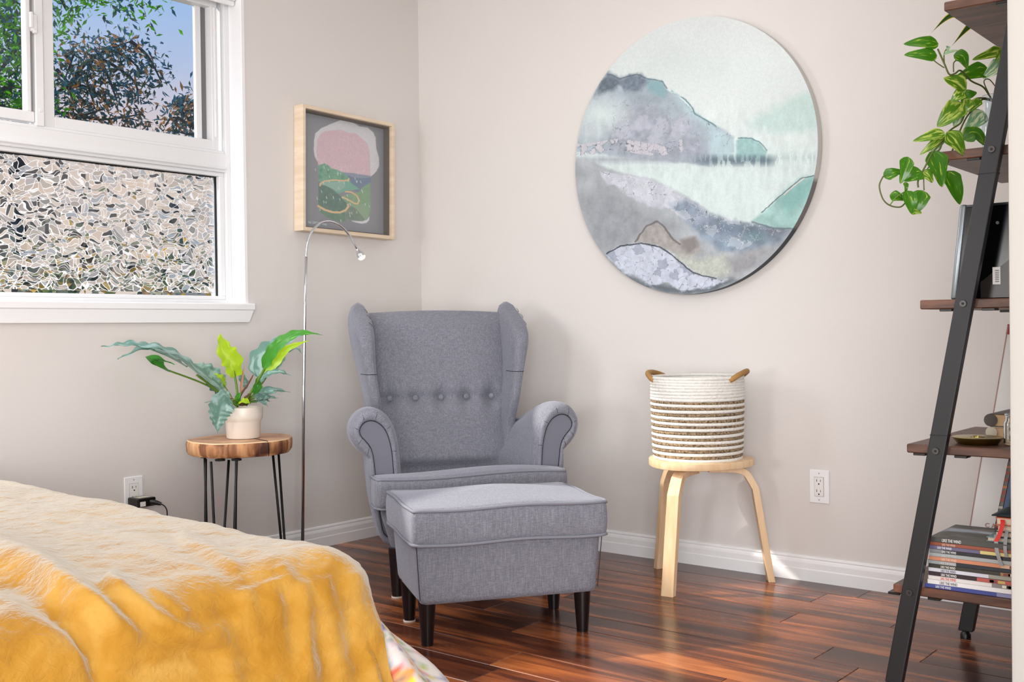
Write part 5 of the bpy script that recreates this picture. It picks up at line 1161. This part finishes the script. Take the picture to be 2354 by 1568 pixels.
# books with ribbons on the right-hand end of the stack
def book(name, lab, x0, x1, y0, y1, z0, z1, cover, pages='paper', group=None, cat='book', spine='+x'):
    t_ = thing(name, lab, cat, ((x0+x1)/2, (y0+y1)/2, z0), 0, group); e = .0018
    cm = cover if isinstance(cover, str) else mat('cover', cover, .5)
    box('page_block', (x0+.003, y0+.003, z0+e), (x1-.003, y1-.003, z1-e), pages, t_, True, .0004)
    box('cover_board', (x0, y0, z0), (x1, y1, z0+e), cm, t_, True, .0005); box('cover_board', (x0, y0, z1-e), (x1, y1, z1), cm, t_, True, .0005)
    if spine == '+y': tube('spine', [(x0, y1-.002, (z0+z1)/2), (x1, y1-.002, (z0+z1)/2)], (z1-z0)/2, cm, t_, True, 16, flat=None)
    else: box('spine', (x1-.002, y0, z0), (x1, y1, z1), cm, t_, True, .0005)
    return t_
zb = ZM+.0005; G2 = 'notebooks on top of the magazine stack'; yB = .765
b1 = book('notebook', 'notebook with teal corner lying lowest on the magazines', 2.772, 2.92, .62, yB+.018, zb, zb+.011, (.50, .62, .62), 'paper', G2)
b2 = book('notebook', 'black edged notebook with grey ribbon, second above the magazines', 2.776, 2.92, .63, yB, zb+.0112, zb+.026, (.14, .14, .15), 'paper', G2)
b3 = book('notebook', 'pale grey notebook between the black and orange ones', 2.778, 2.92, .63, yB-.004, zb+.0262, zb+.041, (.72, .70, .66), 'paper', G2)
b4 = book('notebook', 'orange covered notebook with red ribbon on top of the pile', 2.776, 2.92, .63, yB-.002, zb+.0412, zb+.060, (.80, .40, .25), 'paper', G2)
def ribbon(par, pts, w_, m): 
    pts = spline(pts, 5); v = []; f = []
    for i, q in enumerate(pts): v += [q+Vector((0, -w_/2, 0)), q+Vector((0, w_/2, 0)), q+Vector((-.0006, w_/2, 0)), q+Vector((-.0006, -w_/2, 0))]
    for i in range(len(pts)-1):
        for j in range(4): f.append((i*4+j, i*4+(j+1) % 4, i*4+4+(j+1) % 4, i*4+4+j))
    f += [(0, 1, 2, 3), tuple(len(v)-4+j for j in (3, 2, 1, 0))]
    raw('ribbon_marker', v, f, m, par, True)
RD = mat('red_ribbon', (.85, .12, .08), .5); GRB = mat('grey_ribbon', (.60, .60, .61), .6)
ribbon(b4, [(2.778, yB-.018, zb+.055), (2.770, yB-.020, zb+.045), (2.766, yB-.014, zb+.02), (2.762, yB-.006, zb+.002)], .010, RD)
ribbon(b2, [(2.776, yB-.004, zb+.018), (2.766, yB-.006, zb+.010), (2.753, yB-.012, zb-.02), (2.753, yB-.022, zb-.052)], .009, GRB)
ribbon(b3, [(2.778, yB-.028, zb+.030), (2.766, yB-.028, zb+.012), (2.753, yB-.030, zb-.010), (2.753, yB-.033, zb-.03)], .008, GRB)
pk_ = thing('dark_pouch', 'dark teal zip pouch lying on the topmost notebook', 'pouch', (2.85, .69, zb+.061))
def pch(a, b_, c_): 
    e = (1-a*a)*(1-b_*b_); return Vector((2.85+a*.07, .70+b_*.072, zb+.0615+.010*(c_+1)/2*(.15+e)+.001*(c_+1)))
softbox('pouch_body', pch, 14, 14, 2, mat('pouch_cloth', (.16, .23, .25), .5), pk_, True)
tube('zip', [pch(-1, t_, 0)+Vector((-.001, 0, 0)) for t_ in (-1, -.5, 0, .5, 1)], .0016, 'black', pk_, True, 6)

# upright books near the far rail
bA = on(2300, 1085, 0, 3.0)
def upright(lab, x0, x1, y0, y1, z0, z1, cov, lean=.0, face=None):
    t_ = thing('upright_book', lab, 'book', ((x0+x1)/2, (y0+y1)/2, z0), 0, 'books standing behind the magazines')
    def H(a0, a1, b0, b1, c0, c1): return [(x, y+(-lean*(z_-z0)), z_) for x in (a0, a1) for y in (b0, b1) for z_ in (c0, c1)]
    hexa('page_block', H(x0+.002, x1-.002, y0+.003, y1-.002, z0+.003, z1-.003), 'paper', t_, True, 0)
    hexa('cover_board', H(x0, x0+.002, y0, y1, z0, z1), cov, t_, True, .0004); hexa('cover_board', H(x1-.002, x1, y0, y1, z0, z1), cov, t_, True, .0004)
    sp_ = hexa('spine', H(x0, x1, y1-.002, y1, z0, z1), cov, t_, True, .0004); return t_, H
t_, H = upright('tall blue covered book standing behind the notebooks', 2.985, 3.0, .66, .838, ZS, .60, mat('blue_cover', (.33, .42, .56), .45), .20)
o = hexa('cover_picture', H(2.9842, 2.9848, .70, .825, .40, .475), mat('cover_pic', (.30, .30, .32), .5), t_, True, 0)
hexa('cover_picture', H(2.9840, 2.9846, .72, .80, .455, .485), mat('cover_pic2', (.82, .84, .86), .5), t_, True, 0)
hexa('cover_picture', H(2.9838, 2.9844, .75, .79, .44, .462), mat('cover_pic3', (.85, .60, .30), .5), t_, True, 0)
t2, H = upright('thick book with patterned brown and orange spine standing beside the blue one', 3.004, 3.022, .67, .853, ZS, .60, mat('patterned_cover', (.50, .47, .44), .5), .20)
for i in range(16):
    zz = .30+i*.018; hexa('spine_mark', H(3.0030, 3.0038, .8385, .8525, zz, zz+random.uniform(.005, .013)), mat('mk2', random.choice([(.82, .5, .3), (.25, .25, .26), (.8, .78, .74), (.65, .35, .3)]), .5), t2, True, 0)
# tall white board leaning beyond the shelf
xb = 3.285
def WB(x, yo, z): return (x, 1.030-.165*z+yo, z)
for nm_, z0, z1, lab in ((0, ZS, .598, 'tall white hardback with thin grey capitals standing behind the magazines'), (1, .6285, .925, 'white hardback with red top edge standing on the second shelf board')):
    wb = thing('white_hardback', lab, 'book', (xb, .8, z0))
    yo = 0 if nm_ == 0 else -.012
    hexa('cover_board', [WB(x, q, z) for x in (xb, xb+.003) for q in (-.27, yo) for z in (z0, z1)], 'white', wb, True, .0005)
    hexa('page_block', [WB(x, q, z) for x in (xb+.003, xb+.017) for q in (-.265, yo-.004) for z in (z0+.003, z1-.003)], 'paper', wb, True, 0)
    hexa('cover_board', [WB(x, q, z) for x in (xb+.017, xb+.02) for q in (-.27, yo) for z in (z0, z1)], 'white', wb, True, .0005)
    hexa('side_line', [WB(x, q, z) for x in (xb-.0008, xb-.0002) for q in (yo-.0025, yo+.0003) for z in (z0+.002, z1-.002)], mat('rose_line', (.66, .50, .48), .5), wb, True, 0)
    if nm_: hexa('red_edge', [WB(x, q, z) for x in (xb-.0006, xb+.0206) for q in (-.27, yo+.001) for z in (z1-.028, z1+.001)], mat('red_edge', (.62, .10, .16), .5), wb, True, 0)
    else:
        qa = on(2264, 1212, 0, xb-.001); text('letter', 'C A', .018, mat('rose_ink', (.72, .55, .52), .6), qa, (0, -1, .02), (0, 0, 1), wb)
        qa = on(2266, 1229, 0, xb-.001); text('letter', 'M', .026, mat('dark_ink', (.25, .25, .26), .6), qa, (0, -1, .02), (0, 0, 1), wb)

# third board: gold dish, two books, jar of beads
gd = thing('gold_dish', 'round flat gold dish with a raised ring on the second shelf board', 'dish', (2.842, .822, .6285))
lathe('dish', [(.0001, 0), (.045, 0), (.048, .001), (.0585, .0145), (.060, .0165), (.0585, .0172), (.0001, .0165)], 'gold', gd, seg=56)
lathe('ring', [(.012, .0165), (.017, .0165), (.017, .0185), (.012, .0185), (.012, .0165)], 'gold', gd, seg=36)
for i, (z0, z1, c3, lab) in enumerate(((.6285, .658, (.82, .78, .70), 'lower of two cream paged books beside the gold dish'), (.6584, .692, (.30, .27, .25), 'upper of two books beside the gold dish, with dark cover'))):
    xx = 3.0; t_ = book('paged_book', lab, xx, xx+.20, .66, .835+.002*i, z0, z1, c3, mat('tan_pages', (.87, .72, .56), .8), 'pair of books on the second board', spine='+y')
jr = thing('bead_jar', 'small clear glass jar with turquoise beads at the shelf right edge', 'jar', (2.862, .742, .6285))
lathe('glass_body', [(.0001, 0), (.020, 0), (.023, .004), (.023, .055), (.019, .062), (.019, .072), (.021, .073), (.021, .076), (.0165, .076), (.0165, .06), (.0205, .052), (.0205, .006), (.0001, .004)], 'vase', jr, seg=28)
for i in range(14):
    a = i*2.4; rr = .011*sqrt((i % 5)/5+.1); lathe('bead', [(.0001, -.005), (.0035, -.0035), (.005, 0), (.0035, .0035), (.0001, .005)], mat('bead', random.choice([(.1, .55, .5), (.15, .4, .38), (.9, .93, .93)]), .2), jr, seg=8, c=(rr*cos(a), rr*sin(a))).data.transform(Matrix.Translation((0, 0, .010+.0033*i)))

# black glossy box with silver edge on the third board
bbx = thing('black_glossy_box', 'glossy black upright case with silver rounded edge and paper sticker', 'case', (2.83, .78, .989))
zb0, zb1 = .9895, 1.222; lean = .105
def BBp(x, y, z): return (x, y-lean*(z-zb0), z)
gl = mat('gloss_black', (.02, .024, .026), .15, spec=.25)
hexa('case_body', [BBp(x, y, z) for x in (2.80, 2.90) for y in (.665, .862) for z in (zb0, zb1)], gl, bbx, True, .003)
hexa('silver_edge', [BBp(x, y, z) for x in (2.796, 2.904) for y in (.856, .872) for z in (zb0, zb1+.002)], 'silver', bbx, True, .005, 3, True)
hexa('rim', [BBp(x, y, z) for x in (2.7965, 2.802) for y in (.665, .856) for z in (zb1-.006, zb1)], mat('rim_grey', (.12, .13, .14), .3), bbx, True, .001)
raw('brown_panel', [BBp(2.7994, .665, 1.15), BBp(2.7994, .665, .992), BBp(2.7994, .80, .992), BBp(2.7994, .805, 1.03)], [(0, 1, 2, 3)], mat('bronze_panel', (.13, .10, .085), .3), bbx, True)
hexa('paper_sticker', [BBp(x, y+.11*(z-1.05), z) for x in (2.7985, 2.7992) for y in (.760, .778) for z in (1.024, 1.066)], 'white', bbx, True, 0)
for i in range(7): hexa('sticker_line', [BBp(x, y+.11*(z-1.05), z) for x in (2.798, 2.7985) for y in (.763, .772) for z in (1.030+i*.0045, 1.0315+i*.0045)], 'dark', bbx, True, 0)
lathe('dial', [(.0001, 0), (.004, 0), (.004, .001), (.0001, .001)], 'silver', None, seg=16).data.transform(Matrix.Translation(Vector(on(2293, 512, 0, 2.798)))@Matrix.Rotation(-pi/2, 4, 'Y')); dl = bpy.data.objects['dial']; dl.data.transform(MW[bbx.name].inverted()); dl.parent = bbx

# glass vase with golden pothos on the fourth board
vz = (2.90, .795, 1.3535)
po = thing('glass_vase', 'clear glass vase holding pothos cuttings on the board under the top one', 'vase', vz)
lathe('vase_body', [(.0001, 0), (.018, 0), (.024, .01), (.030, .05), (.031, .075), (.026, .095), (.0225, .105), (.0225, .145), (.0255, .150), (.0235, .150), (.0205, .143), (.0205, .105), (.0245, .092), (.0285, .072), (.0275, .05), (.021, .012), (.0001, .006)], 'vase', po, seg=36)
pt = thing('golden_pothos', 'golden pothos with heart shaped variegated leaves trailing over the ladder shelf', 'plant', (vz[0], vz[1], vz[2]+.15))
DV = (Vector(vz)-CAM).dot(FW)
def C5(x, y, d=0): return P(1980+x/3.016, y/3.016, DV+d)
def vine(pts, r=.0022, m='stemd'): tube('vine', spline([C5(*q) for q in pts], 7), r, m, pt, True, 7, smooth=True)
vine([(905, 690, .03), (880, 650, .01), (840, 600, 0), (760, 560, -.02), (690, 490, -.05), (650, 510, -.06), (610, 515, -.06), (575, 440, -.06), (530, 340, -.05)])
vine([(905, 690, .03), (850, 680, 0), (780, 690, -.03), (730, 760, -.05), (690, 850, -.07), (620, 900, -.09), (570, 960, -.10), (540, 1040, -.10), (470, 1060, -.1)])
vine([(905, 700, .03), (840, 690, .0), (770, 760, -.03), (700, 870, -.05), (580, 1180, -.07)])
vine([(575, 1185, -.08), (520, 1120, -.09), (440, 1200, -.1), (435, 1320, -.1)], .0014)
vine([(620, 910, -.09), (500, 1050, -.12), (440, 1160, -.12), (395, 1250, -.12), (395, 1300, -.12)])
vine([(150, 1225, -.12), (125, 1290, -.12), (150, 1380, -.12), (200, 1425, -.12), (270, 1435, -.12), (310, 1400, -.12)], .0018)
vine([(200, 1420, -.12), (240, 1370, -.12), (300, 1330, -.12)], .0015, 'stem'); vine([(150, 1225, -.12), (230, 1200, -.12), (400, 1250, -.12)], .0016)
vine([(640, 500, -.05), (640, 440, -.05), (655, 420, -.05)], .0016); vine([(575, 470, -.06), (530, 440, -.06), (505, 420, -.06)], .0014); vine([(900, 680, .03), (850, 570, .02), (885, 550, .02), (930, 600, .02)], .0014); vine([(575, 440, -.06), (575, 370, -.06), (600, 330, -.06)], .0016)
def PL(base, tip, w_, m='pothos', d=0, nr=None, bend=0, fold=.18, d2=None, sd=None):
    d2 = d if d2 is None else d2
    b0 = C5(base[0], base[1], d); t0 = C5(tip[0], tip[1], d2); m0 = (b0+t0)/2+UP*bend*.01-FW*.006
    nr = nr or (-FW+UP*.35); w3 = w_/3.016*DV/F
    leafblade('leaf', [b0, m0, t0], w3, m, pt, nrm=nr, waves=1.2, amp=.05, fold=fold, nl=22, shape='heart', seed=int(base[0]+base[1]))
PL((525, 300), (292, 305), 108, 'pothos', -.05); PL((515, 385), (295, 382), 108, 'pothos', -.06)
PL((650, 385), (735, 478), 105, 'pothos', -.05, bend=1); PL((870, 480), (650, 540), 135, 'pothos', -.01); PL((975, 350), (768, 417), 90, 'pothosvar', .0)
PL((970, 345), (930, 450), 60, 'pothosvar', -.02); PL((975, 430), (842, 545), 110, 'pothospale', -.02)
PL((720, 610), (570, 540), 150, 'pothosvar', -.05); PL((700, 640), (620, 705), 90, 'pothosvar', -.07); PL((700, 670), (800, 640), 80, 'pothos', -.03)
PL((690, 720), (525, 880), 160, 'pothosvar', -.06); PL((690, 740), (640, 880), 90, 'pothospale', -.04); PL((740, 690), (700, 780), 100, 'pothosvar', -.06); PL((820, 690), (735, 780), 70, 'pothosvar', -.05)
PL((840, 780), (710, 920), 130, 'pothospale', .0); PL((570, 920), (357, 980), 88, 'pothosvar', -.10); PL((570, 940), (405, 1075), 70, 'pothosvar', -.09); PL((600, 925), (720, 1082), 140, 'pothosvar', -.10)
PL((715, 960), (860, 1010), 120, 'pothos', -.04, bend=2); PL((560, 960), (480, 1060), 60, 'pothospale', -.08)
PL((500, 1060), (560, 1298), 150, 'pothos', -.11); PL((605, 1195), (685, 1420), 138, 'pothos', -.07)
PL((160, 1220), (280, 1180), 85, 'pothos', -.12); PL((320, 1095), (270, 1275), 92, 'pothos', -.14); PL((410, 1190), (290, 1255), 110, 'pothos', -.12); PL((430, 1190), (495, 1265), 90, 'pothosvar', -.11)
PL((305, 1265), (305, 1340), 35, 'pothos', -.13); PL((205, 1355), (310, 1385), 80, 'pothos', -.11); PL((420, 1330), (370, 1480), 125, 'pothos', -.12); PL((320, 1330), (350, 1485), 105, 'pothos', -.14); PL((345, 1470), (420, 1475), 45, 'pothosvar', -.13)
PL((565, 375), (670, 348), 30, 'pothospale', -.06); PL((600, 320), (590, 360), 30, 'pothospale', -.06)

# plant on the top board, only two leaf tips hang in view
tpz = SH[4][1]
tp = thing('yellow_edged_plant', 'yellow edged dark leaves hanging from the top board of the ladder shelf', 'plant', (2.98, .76, tpz+.001))
lathe('pot', [(.0001, 0), (.05, 0), (.062, .10), (.064, .11), (.058, .11), (.0001, .095)], 'pot', tp, seg=32)
top0 = Vector((2.98, .76, tpz+.10))
for pts, w_ in (([top0, Vector((2.99, .83, tpz+.16)), C5(760, 40, .12), C5(600, 120, .12), C5(483, 230, .12)], .045), ([top0, Vector((3.02, .82, tpz+.15)), C5(900, 40, .16), C5(740, 190, .16), C5(622, 325, .16)], .045),
                ([top0, Vector((3.05, .76, tpz+.2)), Vector((3.15, .74, tpz+.22))], .035), ([top0, Vector((2.95, .72, tpz+.2)), Vector((2.9, .68, tpz+.24))], .035)):
    leafblade('leaf', pts, w_, 'snake', tp, nrm=tuple(-FW+UP*.3), fold=.2, nl=30, seed=3, edge='yellow')
print('planks', np_, 'script done')
